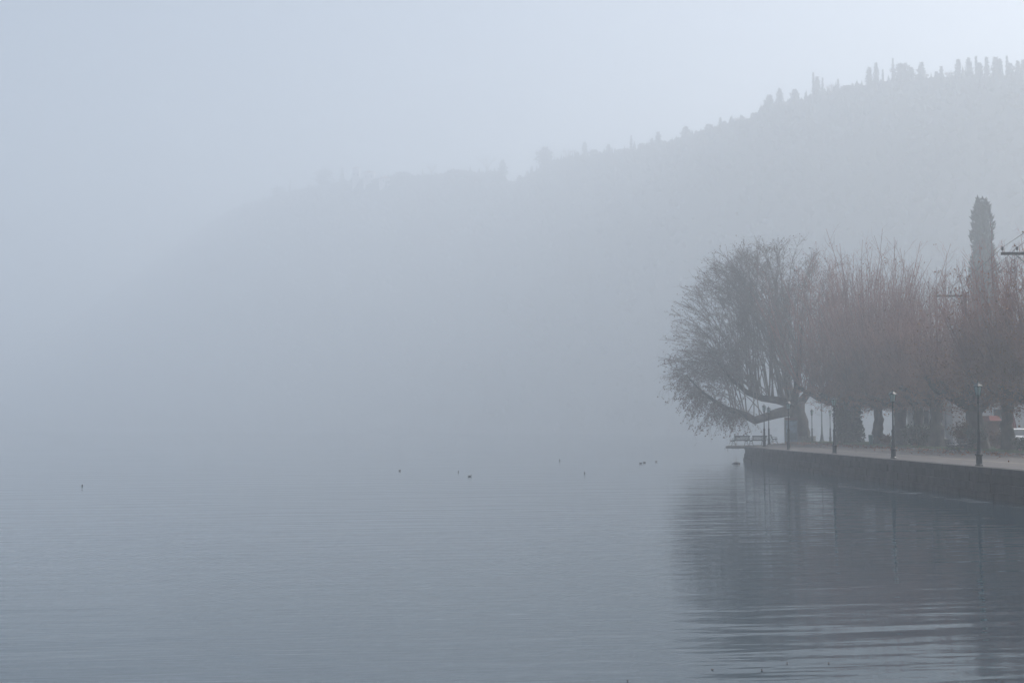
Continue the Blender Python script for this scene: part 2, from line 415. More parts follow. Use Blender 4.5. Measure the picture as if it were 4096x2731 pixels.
def stone(s0, s1, z0, z1, out, depth, name, m, rnd):
    x, y, a = edge_at((s0 + s1) / 2); o = out + rnd.uniform(-.012, .018)
    nx, ny = -math.sin(a), math.cos(a)           # towards the lake
    mb = MB(); L = s1 - s0 - 0.012; e = 0.012
    cx, cyy = x + nx * (o - depth / 2), y + ny * (o - depth / 2)
    hb = z1 - z0 - 0.008
    # stone with a chamfered face
    ca, sa = math.cos(a), math.sin(a)
    P = [(-L / 2, -depth / 2, z0), (L / 2, -depth / 2, z0), (L / 2, -depth / 2, z0 + hb), (-L / 2, -depth / 2, z0 + hb),
         (-L / 2, depth / 2 - e, z0), (L / 2, depth / 2 - e, z0), (L / 2, depth / 2 - e, z0 + hb), (-L / 2, depth / 2 - e, z0 + hb),
         (-L / 2 + e, depth / 2, z0 + e), (L / 2 - e, depth / 2, z0 + e), (L / 2 - e, depth / 2, z0 + hb - e), (-L / 2 + e, depth / 2, z0 + hb - e)]
    mb.v = [Vector((cx + p[0] * ca - p[1] * sa, cyy + p[0] * sa + p[1] * ca, p[2] + (rnd.uniform(-.004, .004)))) for p in P]
    mb.f = [(0, 1, 2, 3), (1, 0, 4, 5), (2, 1, 5, 6), (3, 2, 6, 7), (0, 3, 7, 4), (5, 4, 8, 9), (6, 5, 9, 10), (7, 6, 10, 11), (4, 7, 11, 8), (8, 11, 10, 9)]
    return qpart(mb, name, m)
rq = random.Random(3)
s = 44.0
while s < 126:
    l = rq.uniform(1.3, 1.9); stone(s, s + l, GZ - 0.24, GZ + 0.03, 0.10, 0.52, 'coping_stone', M_COPE, rq); s += l
for c in range(3):
    s = 44.0 + c * 0.5; z0 = -0.12 + c * 0.345
    while s < 126:
        l = rq.uniform(0.9, 1.6); stone(s, s + l, z0, z0 + 0.345, 0.03 + (2 - c) * 0.085, 0.42, 'wall_block', M_WALL, rq); s += l

# overhanging slab at the end of the quay
slab = MB().prism([(17.9, 119.5), (19.7, 118.7), (21.7, 124.6), (22.3, 127.4), (19.0, 124.8)], GZ - 0.17, GZ + 0.022).build('viewing_platform', mat('concrete', (0.17, 0.16, 0.15), 0.85, 0.3, 2, bump=0.01))
tag(slab, 'thin concrete slab jutting over the water at the end of the quay', 'platform')
for (x, y, l) in ((18.12, 119.9, .3), (18.5, 119.75, .14), (18.95, 119.5, .12), (18.2, 122, .2)):
    MB().tube([(x, y, GZ - .16), (x + .01, y, GZ - .16 - l)], [.014, .01], 5).build('reinforcing_rod', M_IRON, slab)

# ------------------------------------------------------------------ hills behind the lake
RIDGE = [(-700, 1640), (-300, 1560), (0, 1460), (300, 1280), (600, 1060), (800, 915), (950, 830), (1100, 785), (1250, 748), (1400, 725), (1550, 712), (1700, 703), (1850, 692), (2000, 690),
         (2040, 735), (2110, 712), (2180, 655), (2300, 630), (2450, 612), (2600, 590), (2750, 548), (2900, 503), (3010, 475), (3050, 436), (3150, 422), (3260, 385),
         (3400, 362), (3550, 330), (3700, 322), (3850, 318), (4096, 318), (4500, 330), (5200, 380)]
DEPTH = [(-700, 2050), (300, 1850), (600, 1620), (800, 1380), (950, 1200), (1100, 1110), (1400, 1010), (2100, 860), (3000, 600), (4096, 485), (5200, 440)]
def interp(T, x):
    for (a, b), (c, d) in zip(T, T[1:]):
        if x <= c: return b + (d - b) * (x - a) / (c - a)
    return T[-1][1]
def ridge_pt(x): return at(x, interp(RIDGE, x), interp(DEPTH, x))
xs = np.linspace(-700, 5200, 190); rows = []
rh = np.random.RandomState(8)
NT = 22
for x in xs:
    p = ridge_pt(x); D = interp(DEPTH, x)
    q = at(x, 1708, D - 85); q.z = -1.5
    b = at(x, 1708, D + 120); b.z = p.z * 0.55
    row = [b, (b + p) * 0.5 + Vector((0, 0, p.z * 0.1))]
    for k in range(NT + 1):
        t = k / NT; v = p.lerp(q, t); v.z = p.z * (1 - t ** 1.25) + q.z * t ** 1.25
        if 0 < k < NT: v += Vector((rh.normal(0, 1.2), rh.normal(0, 2), rh.normal(0, 1.3)))
        row.append(v)
    rows.append(row)
nr = NT + 3
hv = np.array([[tuple(v) for v in r] for r in rows]).reshape(-1, 3)
hf = [(i * nr + k, (i + 1) * nr + k, (i + 1) * nr + k + 1, i * nr + k + 1) for i in range(len(xs) - 1) for k in range(nr - 1)]
hill = link_mesh('hill', np_mesh('hill', hv, hf), M_HILL_MIST, None, True)
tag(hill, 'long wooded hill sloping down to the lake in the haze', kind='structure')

# the wood on the slope: thousands of uneven crowns as one mass
ico_v, ico_f = None, None
bm = bmesh.new(); bmesh.ops.create_icosphere(bm, subdivisions=1, radius=1.0)
ico_v = np.array([v.co[:] for v in bm.verts]); ico_f = np.array([[v.index for v in f.verts] for f in bm.faces]); bm.free()
rw = np.random.RandomState(21); Vw = []; Fw = []; off = 0
for i in range(7000):
    x = rw.uniform(-300, 5100); t = rw.uniform(0.0, 1.0) ** 1.3
    p = ridge_pt(x); D = interp(DEPTH, x); q = at(x, 1708, D - 85); q.z = -1.5
    c = np.array(p.lerp(q, t)); c[2] = p.z * (1 - t ** 1.25) + q.z * t ** 1.25
    s_ = rw.uniform(1.0, 2.3)
    if t < 0.05: s_ *= 0.55
    v = ico_v * (1 + rw.uniform(-.38, .38, (len(ico_v), 1))) * s_ * np.array([1, 1, rw.uniform(.8, 1.5)]) + c + np.array([0, 0, s_ * .3])
    Vw.append(v); Fw.append(ico_f + off); off += len(v)
tag(link_mesh('hillside_wood', np_mesh('hillside_wood', np.concatenate(Vw), np.concatenate(Fw)), M_HILL_MIST, None, True), 'dense dark wood covering the slope of the far hill', 'wood', kind='stuff')

# dark evergreen scrub and saplings crowding the crest
rw = np.random.RandomState(22); Vw = []; Fw = []; off = 0
for i in range(3600):
    x = rw.uniform(700, 5100); t = abs(rw.normal(0, .07))
    p = ridge_pt(x); D = interp(DEPTH, x); q = at(x, 1708, D - 85); q.z = -1.5
    c = np.array(p.lerp(q, t)); c[2] = p.z * (1 - t ** 1.25) + q.z * t ** 1.25
    s_ = rw.uniform(.5, 1.5) * (1.0 if t > .02 else .8); tall = rw.choice([1.0, 1.5, 3.0], p=[.45, .3, .25])
    v = ico_v * (1 + rw.uniform(-.45, .45, (len(ico_v), 1))); v = v * np.where(v[:, 2:3] > 0, np.clip(1 - .75 * v[:, 2:3] * (tall > 1.2), .08, 1), 1) * np.array([1, 1, 0]) + v * np.array([0, 0, tall])
    Vw.append(v * s_ + c + np.array([0, 0, s_ * .2])); Fw.append(ico_f + off); off += len(v)
tag(link_mesh('crest_undergrowth', np_mesh('crest_undergrowth', np.concatenate(Vw), np.concatenate(Fw)), M_CONIF), 'dark evergreen scrub crowding the crest of the far hill', 'undergrowth', kind='stuff')

def ridge_tree(x, ytop, wpx, typ, label, seed):
    D = interp(DEPTH, x) - 2; g = ridge_pt(x); top = at(x, ytop, D)
    h = max(2.5, top.z - g.z + 1.6); w = wpx / F * D * 0.45
    names = {'s': ('cypress_tree', 'cypress'), 'c': ('conifer_tree', 'conifer'), 'b': ('blunt_cypress_tree', 'cypress'), 'r': ('broadleaf_tree', 'tree'), 'n': ('bare_tree', 'bare tree')}
    nm, cat = names[typ]
    root = empty(nm, (top.x, D, g.z - 1.6)); tag(root, label, cat, 'trees along the skyline of the hill')
    r = np.random.RandomState(seed); rr = random.Random(seed)
    if typ == 'n':
        MB().tube([(0, 0, 0), (.1, 0, h * .45)], [.22, .12], 6).build('trunk', M_BARK, root)
        sg = []
        for k in range(26):
            a = rr.uniform(0, 6.28); z0 = h * rr.uniform(.15, .45); l = w * rr.uniform(.5, 1)
            p0 = Vector((0, 0, z0)); p1 = Vector((l * .5 * math.cos(a), l * .5 * math.sin(a), z0 + (h - z0) * .55))
            p2 = Vector((l * math.cos(a), l * math.sin(a), h * rr.uniform(.75, 1)))
            sg += [(*p0, *p1, .09, .06), (*p1, *p2, .06, .025)]
            for q in range(7):
                t = rr.uniform(.1, 1); m0 = p1.lerp(p2, t); m1 = m0 + Vector((rr.uniform(-1, 1), rr.uniform(-1, 1), rr.uniform(.1, 1.2))) * (0.22 * w + .3)
                sg.append((*m0, *m1, .035, .02))
        segs_mesh('crown', sg, M_TWIG2, root); return root
    MB().tube([(0, 0, -.5), (0, 0, h * .5)], [.25, .12], 6).build('trunk', M_BARK, root)
    def rad(t):
        if typ == 's': return w * (min(1, t / .12) ** .6) * (1 - t) ** .6
        if typ == 'b': return w * (min(1, (t + .05) / .15) ** .5) * (1.15 - .62 * t) * (1 + .12 * math.sin(t * 19 + seed * 1.7) + .08 * math.sin(t * 43 + seed)) * (1 if t < .7 else max(0.0, 1 - ((t - .7) / .31) ** 1.4))
        if typ == 'c': return w * (min(1, t / .1) ** .6) * (1 - t) ** .9 * (1 + .18 * math.sin(t * 26 + seed))
        return w * math.sqrt(max(0.0, 1 - (2 * t - .95) ** 2 * .98)) if t > .12 else w * .6
    # inner mass
    n = 8; V = []; Fc = []; m = 14
    for i in range(m + 1):
        t = i / m; z = h * (0.06 + .94 * t) * .98
        for k in range(n):
            a = 2 * math.pi * k / n; q = max(.02, rad(t) * .66 * (1 + r.uniform(-.4, .36)))
            V.append((q * math.cos(a), q * math.sin(a), z + r.uniform(-.1, .1)))
    for i in range(m):
        for k in range(n):
            a = i * n + k; b = i * n + (k + 1) % n; Fc.append((a, b, b + n, a + n))
    core_v = np.array(V); core_f = np.array(Fc)
    tri = np.concatenate([core_f[:, [0, 1, 2]], core_f[:, [0, 2, 3]]])
    # sprays
    N = int(min(520, 170 + 12 * wpx)); P = []; ph = rr.uniform(0, 6)
    for i in range(N):
        t = rr.random() ** .8 * .97; a = rr.uniform(0, 6.28); q = rad(t) * rr.uniform(.6, 1.05) * (1 + .22 * math.sin(t * 17 + 2 * a + ph) + .14 * math.sin(t * 41 + 3 * a))
        P.append((q * math.cos(a), q * math.sin(a), h * (.06 + .94 * t)))
    P = np.array(P); d = P.copy(); d[:, 2] = 0; d /= (np.linalg.norm(d, axis=1, keepdims=True) + 1e-6)
    d[:, 2] = {'s': 1.6, 'b': 1.0, 'c': .1, 'r': .5}[typ]; d += r.normal(0, .3, d.shape); d /= np.linalg.norm(d, axis=1, keepdims=True)
    e = r.normal(size=d.shape); e -= d * np.sum(e * d, 1, keepdims=True); e /= np.linalg.norm(e, axis=1, keepdims=True)
    L = (r.uniform(.3, 1.1, N) * (0.55 + w * .2))[:, None]
    sv = np.stack([P - e * L * .4, P + e * L * .4, P + d * L], 1).reshape(-1, 3)
    sf = np.arange(3 * N).reshape(-1, 3) + len(core_v)
    link_mesh('crown', np_mesh('crown', np.concatenate([core_v, sv]), np.concatenate([tri, sf])), M_CONIF if typ != 'r' else M_DARKW, root)
    return root

RT = [
 (1114, 748, 60, 'r', 'faint rounded tree lowest on the skyline, almost lost in fog'),
 (1160, 720, 10, 's', 'faint needle-thin cypress beside the lowest rounded skyline tree'),
 (1294, 680, 74, 'r', 'broad pale tree on the skyline just down from the hilltop tower'),
 (1369, 670, 24, 'c', 'small conifer beside the foot of the hilltop tower'),
 (1612, 690, 70, 'r', 'low domed tree next to the hilltop houses, away from the tower'),
 (1727, 660, 70, 'n', 'bare winter tree between the hilltop houses and the skyline dip'),
 (1830, 685, 90, 'r', 'wide low tree on the flat stretch of skyline before the dip'),
 (1948, 625, 110, 'n', 'big spreading bare tree beside the skyline notch'),
 (2010, 638, 56, 'c', 'pointed conifer standing at the edge of the skyline notch'),
 (2079, 702, 36, 'c', 'small conifer down in the skyline notch'),
 (2110, 684, 26, 'c', 'conifer climbing out of the notch beside the thin spire'),
 (2128, 664, 9, 's', 'thin spire just below the tall bulky tree past the notch'),
 (2180, 591, 76, 'b', 'tall bulky dome-topped evergreen rising straight after the notch'),
 (2270, 600, 70, 'n', 'tall bare shoots beside the bulky dome-topped evergreen'),
 (2310, 608, 24, 'c', 'short conifer between bare shoots and a solid cypress'),
 (2339, 568, 26, 'b', 'solid cypress standing alone amid low skyline trees past the notch'),
 (2376, 600, 34, 'r', 'small rounded tree uphill of the solid lone cypress'),
 (2434, 577, 32, 'c', 'ragged conifer halfway between solid cypress and slim candle cypress'),
 (2496, 600, 26, 'c', 'low conifer just downhill of the slim candle cypress'),
 (2525, 542, 13, 's', 'slim candle cypress on the middle of the slope skyline'),
 (2568, 575, 34, 'r', 'rounded tree just uphill of the slim candle cypress'),
 (2607, 553, 24, 'c', 'small spruce leaning against a fuller conifer mid-ridge'),
 (2633, 527, 40, 'c', 'fuller shaggy conifer on the middle of the ridge'),
 (2743, 506, 58, 'c', 'scrubby flat-topped conifer with ragged arms on the ridge'),
 (2835, 498, 32, 'r', 'squat round tree downhill from a thin layered spruce'),
 (2881, 470, 16, 'c', 'thin layered spruce alone on the open ridge'),
 (2960, 490, 70, 'n', 'low bare bushy tree below the first blunt cypress'),
 (3012, 452, 26, 'c', 'small conifer at the foot of the first blunt cypress'),
 (3077, 381, 42, 'b', 'first blunt wide cypress where the ridge steps up'),
 (3118, 356, 32, 'b', 'second blunt cypress, taller and narrower, where the ridge steps up'),
 (3178, 359, 44, 'b', 'third blunt cypress with a slanting shoulder after the step'),
 (3222, 372, 8, 's', 'very thin spire downhill of the tall paired cypress'),
 (3253, 290, 14, 's', 'tall needle cypress in front of a leaning conifer'),
 (3268, 307, 42, 'c', 'dark conifer tucked against the tall needle cypress'),
 (3290, 313, 10, 's', 'slight spire on the uphill side of the paired cypress and conifer'),
 (3329, 342, 60, 'n', 'bare round tree between two thin spires high on the ridge'),
 (3352, 317, 10, 's', 'lone thin spire above the pale hillside house'),
 (3388, 345, 54, 'r', 'low rounded tree uphill of the lone thin spire'),
 (3476, 268, 38, 'c', 'shaggy conifer at the foot of a straight columnar cypress'),
 (3504, 250, 24, 'b', 'straight columnar cypress beside a shaggy conifer'),
 (3531, 279, 9, 's', 'little thin spire between columnar cypress and domed crown'),
 (3571, 234, 13, 's', 'narrow spire overlapping the big domed crown'),
 (3608, 256, 80, 'r', 'big domed crown, widest on the upper ridge'),
 (3645, 271, 26, 'b', 'stubby cypress on the uphill side of the domed crown'),
 (3685, 249, 54, 'c', 'wide triangular conifer alone past the domed crown'),
 (3745, 288, 22, 'c', 'smallest conifer in the dip of the upper ridge'),
 (3764, 265, 22, 'c', 'small conifer beside the smallest one in the upper dip'),
 (3798, 289, 50, 'n', 'bare scrub tree in the dip of the upper ridge'),
 (3832, 236, 38, 'c', 'first broad conifer of the dense top group'),
 (3874, 233, 32, 'b', 'dense cypress second in the top group'),
 (3904, 225, 15, 's', 'sharp spire third in the top group'),
 (3917, 253, 34, 'b', 'dark shoulder cypress right against the sharp spire'),
 (3946, 227, 28, 'c', 'layered spruce in the middle of the top group'),
 (3982, 228, 42, 'b', 'heavy twin-topped cypress past the layered spruce'),
 (4000, 236, 22, 'b', 'narrow cypress pressed against the heavy twin-topped one'),
 (4027, 225, 13, 's', 'last sharp spire near the edge of the picture'),
 (4041, 253, 34, 'b', 'stocky cypress just past the last sharp spire'),
 (4070, 242, 28, 'c', 'small spruce second from the picture edge on the ridge'),
 (4092, 239, 30, 'c', 'conifer cut by the picture edge on the ridge'),
]
for i, t in enumerate(RT): ridge_tree(*t, seed=100 + i)

def hill_building(name, px, pyb, w, d, hwall, hroof, label, cat, hip=0.98):
    D = interp(DEPTH, px) - 3; p = at(px, pyb, D); root = empty(name, p, R(rng.uniform(-14, 14))); tag(root, label, cat)
    MB().box((0, 0, hwall / 2 - 2), (w, d, hwall + 4)).build('wall', M_PLAST, root)
    o = 0.35; a, b = w / 2 + o, d / 2 + o; k = max(0.05, a - b) if hip < 1 else a
    mb = MB(); mb.v = [Vector(v) for v in ((-a, -b, hwall), (a, -b, hwall), (a, b, hwall), (-a, b, hwall), (-k, 0, hwall + hroof), (k, 0, hwall + hroof))]
    mb.f = [(0, 1, 5, 4), (1, 2, 5), (2, 3, 4, 5), (3, 0, 4), (3, 2, 1, 0)]
    mb.build('roof', M_TILE, root)
    for sx in (-.25, .25):
        MB().box((sx * w, -d / 2 - .02, hwall * .6), (.8, .08, 1.2)).build('window', M_DARKGL, root)
    return root
hill_building('hilltop_tower', 1425, 735, 5.0, 5.0, 10.5, 2.4, 'square tower with hipped roof on the foggy hilltop', 'tower')
hill_building('hilltop_house', 1476, 735, 7.5, 6, 7.4, 1.9, 'taller hilltop house joined to the tower side', 'house')
hill_building('hilltop_house', 1545, 742, 9.5, 6.5, 4.2, 2.6, 'low hilltop house with a wide roof, further from the tower', 'house')
hill_building('hillside_house', 3378, 600, 4.4, 4, 2.9, 1.2, 'small pale house half hidden in the wood high on the slope', 'house')

# tall ivy-ragged cypress behind the trees
def tall_cypress():
    Y = 192; b = at(3955, 1760, Y); top = at(3942, 800, Y); h = top.z - GZ
    root = empty('tall_cypress_tree', (b.x, Y, GZ)); tag(root, 'single tall ragged cypress towering behind the bare trees', 'cypress')
    MB().tube([(0, 0, 0), (0, 0, h * .5), (-.3, 0, h * .9)], [.4, .28, .08], 8).build('trunk', M_BARK, root)
    r = np.random.RandomState(77); rr = random.Random(77)
    prof = [(0, 1.55), (.25, 1.85), (.45, 1.95), (.6, 1.78), (.7, 1.62), (.8, 1.34), (.9, 1.2), (.96, 1.0), (1.0, .6)]
    V = []; n = 14; m = 44
    for i in range(m + 1):
        t = i / m
        for k in range(n):
            a = 2 * math.pi * k / n; q = interp(prof, t) * .82 * (1 + r.uniform(-.16, .14)); V.append((q * math.cos(a) - .35 * t, q * math.sin(a), h * (0.02 + .97 * t)))
    Q = np.array([(i * n + k, i * n + (k + 1) % n, (i + 1) * n + (k + 1) % n, (i + 1) * n + k) for i in range(m) for k in range(n)])
    tri = np.concatenate([Q[:, [0, 1, 2]], Q[:, [0, 2, 3]]])
    N = 9000; P = []
    for i in range(N):
        t = rr.random(); a = rr.uniform(0, 6.28); q = interp(prof, t) * rr.uniform(.7, 1.04) * (1 + .15 * math.sin(t * 31 + a * 2) + .12 * math.sin(t * 67 + a * 3))
        P.append((q * math.cos(a) - .35 * t, q * math.sin(a), h * (.02 + .98 * t)))
    P = np.array(P); d = P.copy(); d[:, 2] = 0; d /= np.linalg.norm(d, axis=1, keepdims=True); d[:, 2] = 1.3; d += r.normal(0, .35, d.shape)
    d /= np.linalg.norm(d, axis=1, keepdims=True); e = r.normal(size=d.shape); e -= d * np.sum(e * d, 1, keepdims=True); e /= np.linalg.norm(e, axis=1, keepdims=True)
    L = (r.uniform(.15, .5, N) * (1 + .9 * (r.rand(N) < .12)))[:, None]
    sv = np.stack([P - e * L * .32, P + e * L * .32, P + d * L], 1).reshape(-1, 3); sf = np.arange(3 * N).reshape(-1, 3) + len(V)
    link_mesh('crown', np_mesh('crown', np.concatenate([np.array(V), sv]), np.concatenate([tri, sf])), M_CONIF, root)
    sg = []
    for i in range(220):
        t = rr.uniform(.2, .95); a = rr.uniform(0, 6.28); q = interp(prof, t); p = Vector((q * math.cos(a) - .35 * t, q * math.sin(a), h * t))
        e = p + Vector((math.cos(a), math.sin(a), rr.uniform(-.4, .8))) * rr.uniform(.2, .8); sg.append((*p, *e, .012, .006))
    segs_mesh('twigs', sg, M_TWIG2, root)['kind'] = 'stuff'
tall_cypress()

# ------------------------------------------------------------------ plane trees
def twig_out(sg, lv, p, d, L, r0, rr, up, nsub, leafp, droop=0.0):
    """a twig of two pieces with little side twigs"""
    d1 = (d + Vector((rr.gauss(0, .18), rr.gauss(0, .18), rr.gauss(0, .12) + up))).normalized()
    m = p + d * (L * .5); e = m + d1 * (L * .5)
    if droop: e.z -= droop * L
    sg.append((*p, *m, r0, r0 * .7)); sg.append((*m, *e, r0 * .7, r0 * .35))
    for k in range(nsub):
        t = rr.uniform(.25, 1); q = p.lerp(m, t * 2) if t < .5 else m.lerp(e, t * 2 - 1)
        dd = (d + Vector((rr.gauss(0, .6), rr.gauss(0, .6), rr.gauss(0, .4) + up - droop))).normalized()
        f = q + dd * (L * rr.uniform(.25, .5)); sg.append((*q, *f, r0 * .5, r0 * .3))
        if rr.random() < leafp: lv.append(tuple(f))
    if rr.random() < leafp: lv.append(tuple(e))

def pollard(label, X, Y, top, spread, seed, fork=3.0, girth=.5, nb=5, ns=170, lean=(0, 0), leafp=.10, boughs=None, tw=16, ivy=False):
    rr = random.Random(seed); root = empty('plane_tree', (X, Y, GZ)); tag(root, label, 'tree', 'row of pollarded plane trees behind the promenade')
    H = top - GZ; mb = MB()
    # knotty trunk
    n = 9; pts = []; rad = []
    for i in range(n + 1):
        t = i / n
        pts.append(Vector((lean[0] * t + rr.gauss(0, .05), lean[1] * t + rr.gauss(0, .05), -.1 + (fork + .1) * t)))
        rad.append(girth * (1.2 - .95 * t + .72 * t * t) * rr.uniform(.92, 1.1) * (1 + .25 * (1 - t) ** 6))
    mb.tube(pts, rad, 12, jit=.09, rnd=rr)
    tip = pts[-1]; starts = []
    az0 = rr.uniform(0, 6.28)
    paths = []
    if boughs: paths += [[tip] + [Vector(b) for b in bl] for bl in boughs]
    for k in range(nb):
        a = az0 + 2 * math.pi * (k + rr.uniform(-.25, .25)) / nb; l = spread * rr.uniform(.4, .68); z = rr.uniform(.7, 2.1)
        o = Vector((math.cos(a), math.sin(a), 0)); pp = [tip - Vector((0, 0, .3))]
        for j in range(1, 6):
            t = j / 5; pp.append(tip + o * (l * t) + Vector((rr.gauss(0, .16), rr.gauss(0, .16), z * t ** rr.uniform(.7, 1.6) + rr.gauss(0, .1))))
        paths.append(pp)
    for pp in paths:
        m = len(pp); r0 = girth * rr.uniform(.5, .66)
        rb = [r0 * (1 - .55 * i / (m - 1)) * rr.uniform(.85, 1.2) for i in range(m)]; rb[-1] *= 1.35
        mb.tube(pp, rb, 9, jit=.12, rnd=rr)
        mb.lathe([(.02, -.2), (rb[-1] * 1.1, -.08), (rb[-1] * 1.25, .06), (.05, .2)], 8, pp[-1])
        for j in range(1, m): starts.append((pp[j - 1], pp[j], .55 if j < m - 1 else 1.6))
    mb.build('trunk', M_BARK, root, True)
    sg, lv = [], []
    wsum = [w for _, _, w in starts]
    for k in range(ns):
        a, b, _ = rr.choices(starts, wsum)[0]; p = a.lerp(b, rr.random() ** .6)
        hor = Vector((p.x - tip.x, p.y - tip.y, 0)); out = hor / max(.4, spread * .6)
        rnd_o = Vector((rr.gauss(0, .27), rr.gauss(0, .27), 0))
        d = (out * .34 + rnd_o + Vector((0, 0, 1.0))).normalized()
        if rr.random() < .2: d = (d + Vector((rr.gauss(0, .7), rr.gauss(0, .7), -.35))).normalized()
        edge = min(1.0, (hor.length / spread))
        L = (H - p.z) * rr.triangular(.42, 1.06, .8) * (1 - .5 * edge * edge) * min(1.0, d.z + .12) ** 2.2
        if rr.random() < .25: L *= .5
        nseg = 6; q = p; pr = [p]
        for j in range(nseg):
            d = (d + Vector((rr.gauss(0, .075), rr.gauss(0, .075), .05))).normalized(); q = q + d * (L / nseg); pr.append(q)
        r0 = .022 + .0035 * L
        for j in range(nseg):
            sg.append((*pr[j], *pr[j + 1], r0 * (1 - .8 * j / nseg), r0 * (1 - .8 * (j + 1) / nseg)))
        for j in range(tw):
            t = rr.uniform(.12, .97); i = min(nseg - 1, int(t * nseg)); c = pr[i].lerp(pr[i + 1], t * nseg - i)
            a_ = rr.uniform(0, 6.28); ax = (pr[i + 1] - pr[i]).normalized()
            dd = (ax * .75 + Vector((math.cos(a_), math.sin(a_), rr.uniform(-.1, .35))) * .62).normalized()
            twig_out(sg, lv, c, dd, L * rr.uniform(.08, .22) * (1.25 - .7 * t), .0105, rr, .12, 4, leafp * (1.5 - t))
    for k in range(95):
        a, b, _ = rr.choices(starts, wsum)[0]; p = a.lerp(b, rr.random()); az = rr.uniform(0, 6.28)
        d = Vector((math.cos(az), math.sin(az), rr.uniform(-.25, .5))).normalized(); L = rr.uniform(.9, 2.4); q = p
        for j in range(4):
            e = q + d * (L / 4); sg.append((*q, *e, .022 - .004 * j, .018 - .004 * j))
            for t in range(4): twig_out(sg, lv, q.lerp(e, rr.random()), (d + Vector((rr.gauss(0, .6), rr.gauss(0, .6), rr.gauss(-.1, .4)))).normalized(), rr.uniform(.3, .8), .0095, rr, 0, 2, leafp * 2.6)
            d = (d + Vector((rr.gauss(0, .15), rr.gauss(0, .15), -.06))).normalized(); q = e
    segs_mesh('crown', sg, M_TWIG, root)
    # dead leaves clinging low in the crown
    for k in range(int(ns * 5)):
        a, b, _ = rr.choices(starts, wsum)[0]; p = a.lerp(b, rr.random())
        lv.append((p.x + rr.gauss(0, .8), p.y + rr.gauss(0, .8), p.z + abs(rr.gauss(0, 1.6)) - .35))
    o = leaves_mesh('leaves', lv, .15, M_LEAF, root, seed, .5); o['kind'] = 'stuff'
    if ivy:
        P = []
        for k in range(5200):
            t = rr.random(); a = rr.uniform(0, 6.28); q = (1.25 if t < .8 else 1.25 * (1 - (t - .8) * 1.6)) * rr.uniform(.55, 1.0) * (1 + .22 * math.sin(3 * a + t * 9))
            P.append((q * math.cos(a), q * math.sin(a), .05 + t * 4.3))
        o = leaves_mesh('ivy', P, .24, M_IVY, root, seed + 1, .4); o['kind'] = 'stuff'
    return root

pollard('plane tree with its trunk swathed in dark ivy', 32.4, 137, 21.6, 8.8, 31, 3.6, .62, 7, 330, ivy=True, leafp=.12)
pollard('plane tree next along from the ivy-swathed one, green bin before it', 32.9, 128, 20.6, 6.2, 32, 3.5, .46, 5, 230)
pollard('plane tree between the bin tree and the gap in the crowns', 33.0, 121, 18.2, 5.0, 33, 3.4, .56, 5, 200)
pollard('slimmer low plane tree beneath the gap in the crowns', 32.8, 115, 14.6, 3.6, 34, 3.5, .42, 4, 120)
pollard('knobbly plane tree beside the seated person', 32.5, 109, 15.8, 4.6, 35, 3.5, .54, 5, 170)
pollard('leaning plane tree with a heavy limb reaching over the bench', 32.4, 99, 13.8, 4.6, 36, 3.0, .62, 4, 170, lean=(-.25, .1),
        boughs=[[(-1.0, 0, 3.15), (-2.0, .1, 3.75), (-3.0, .1, 4.35), (-3.5, 0, 5.0)]])
pollard('plane tree in front of the parked white car', 32.7, 94, 15.4, 4.8, 37, 3.2, .42, 5, 190, leafp=.14)
pollard('plane tree cut off by the picture edge', 32.9, 89.5, 16.0, 5.0, 38, 3.1, .46, 5, 190, leafp=.14)

pollard('plane tree beyond the picture edge, only its outer twigs in view', 33.4, 82, 15.0, 5.2, 39, 3.1, .46, 5, 190, leafp=.14)

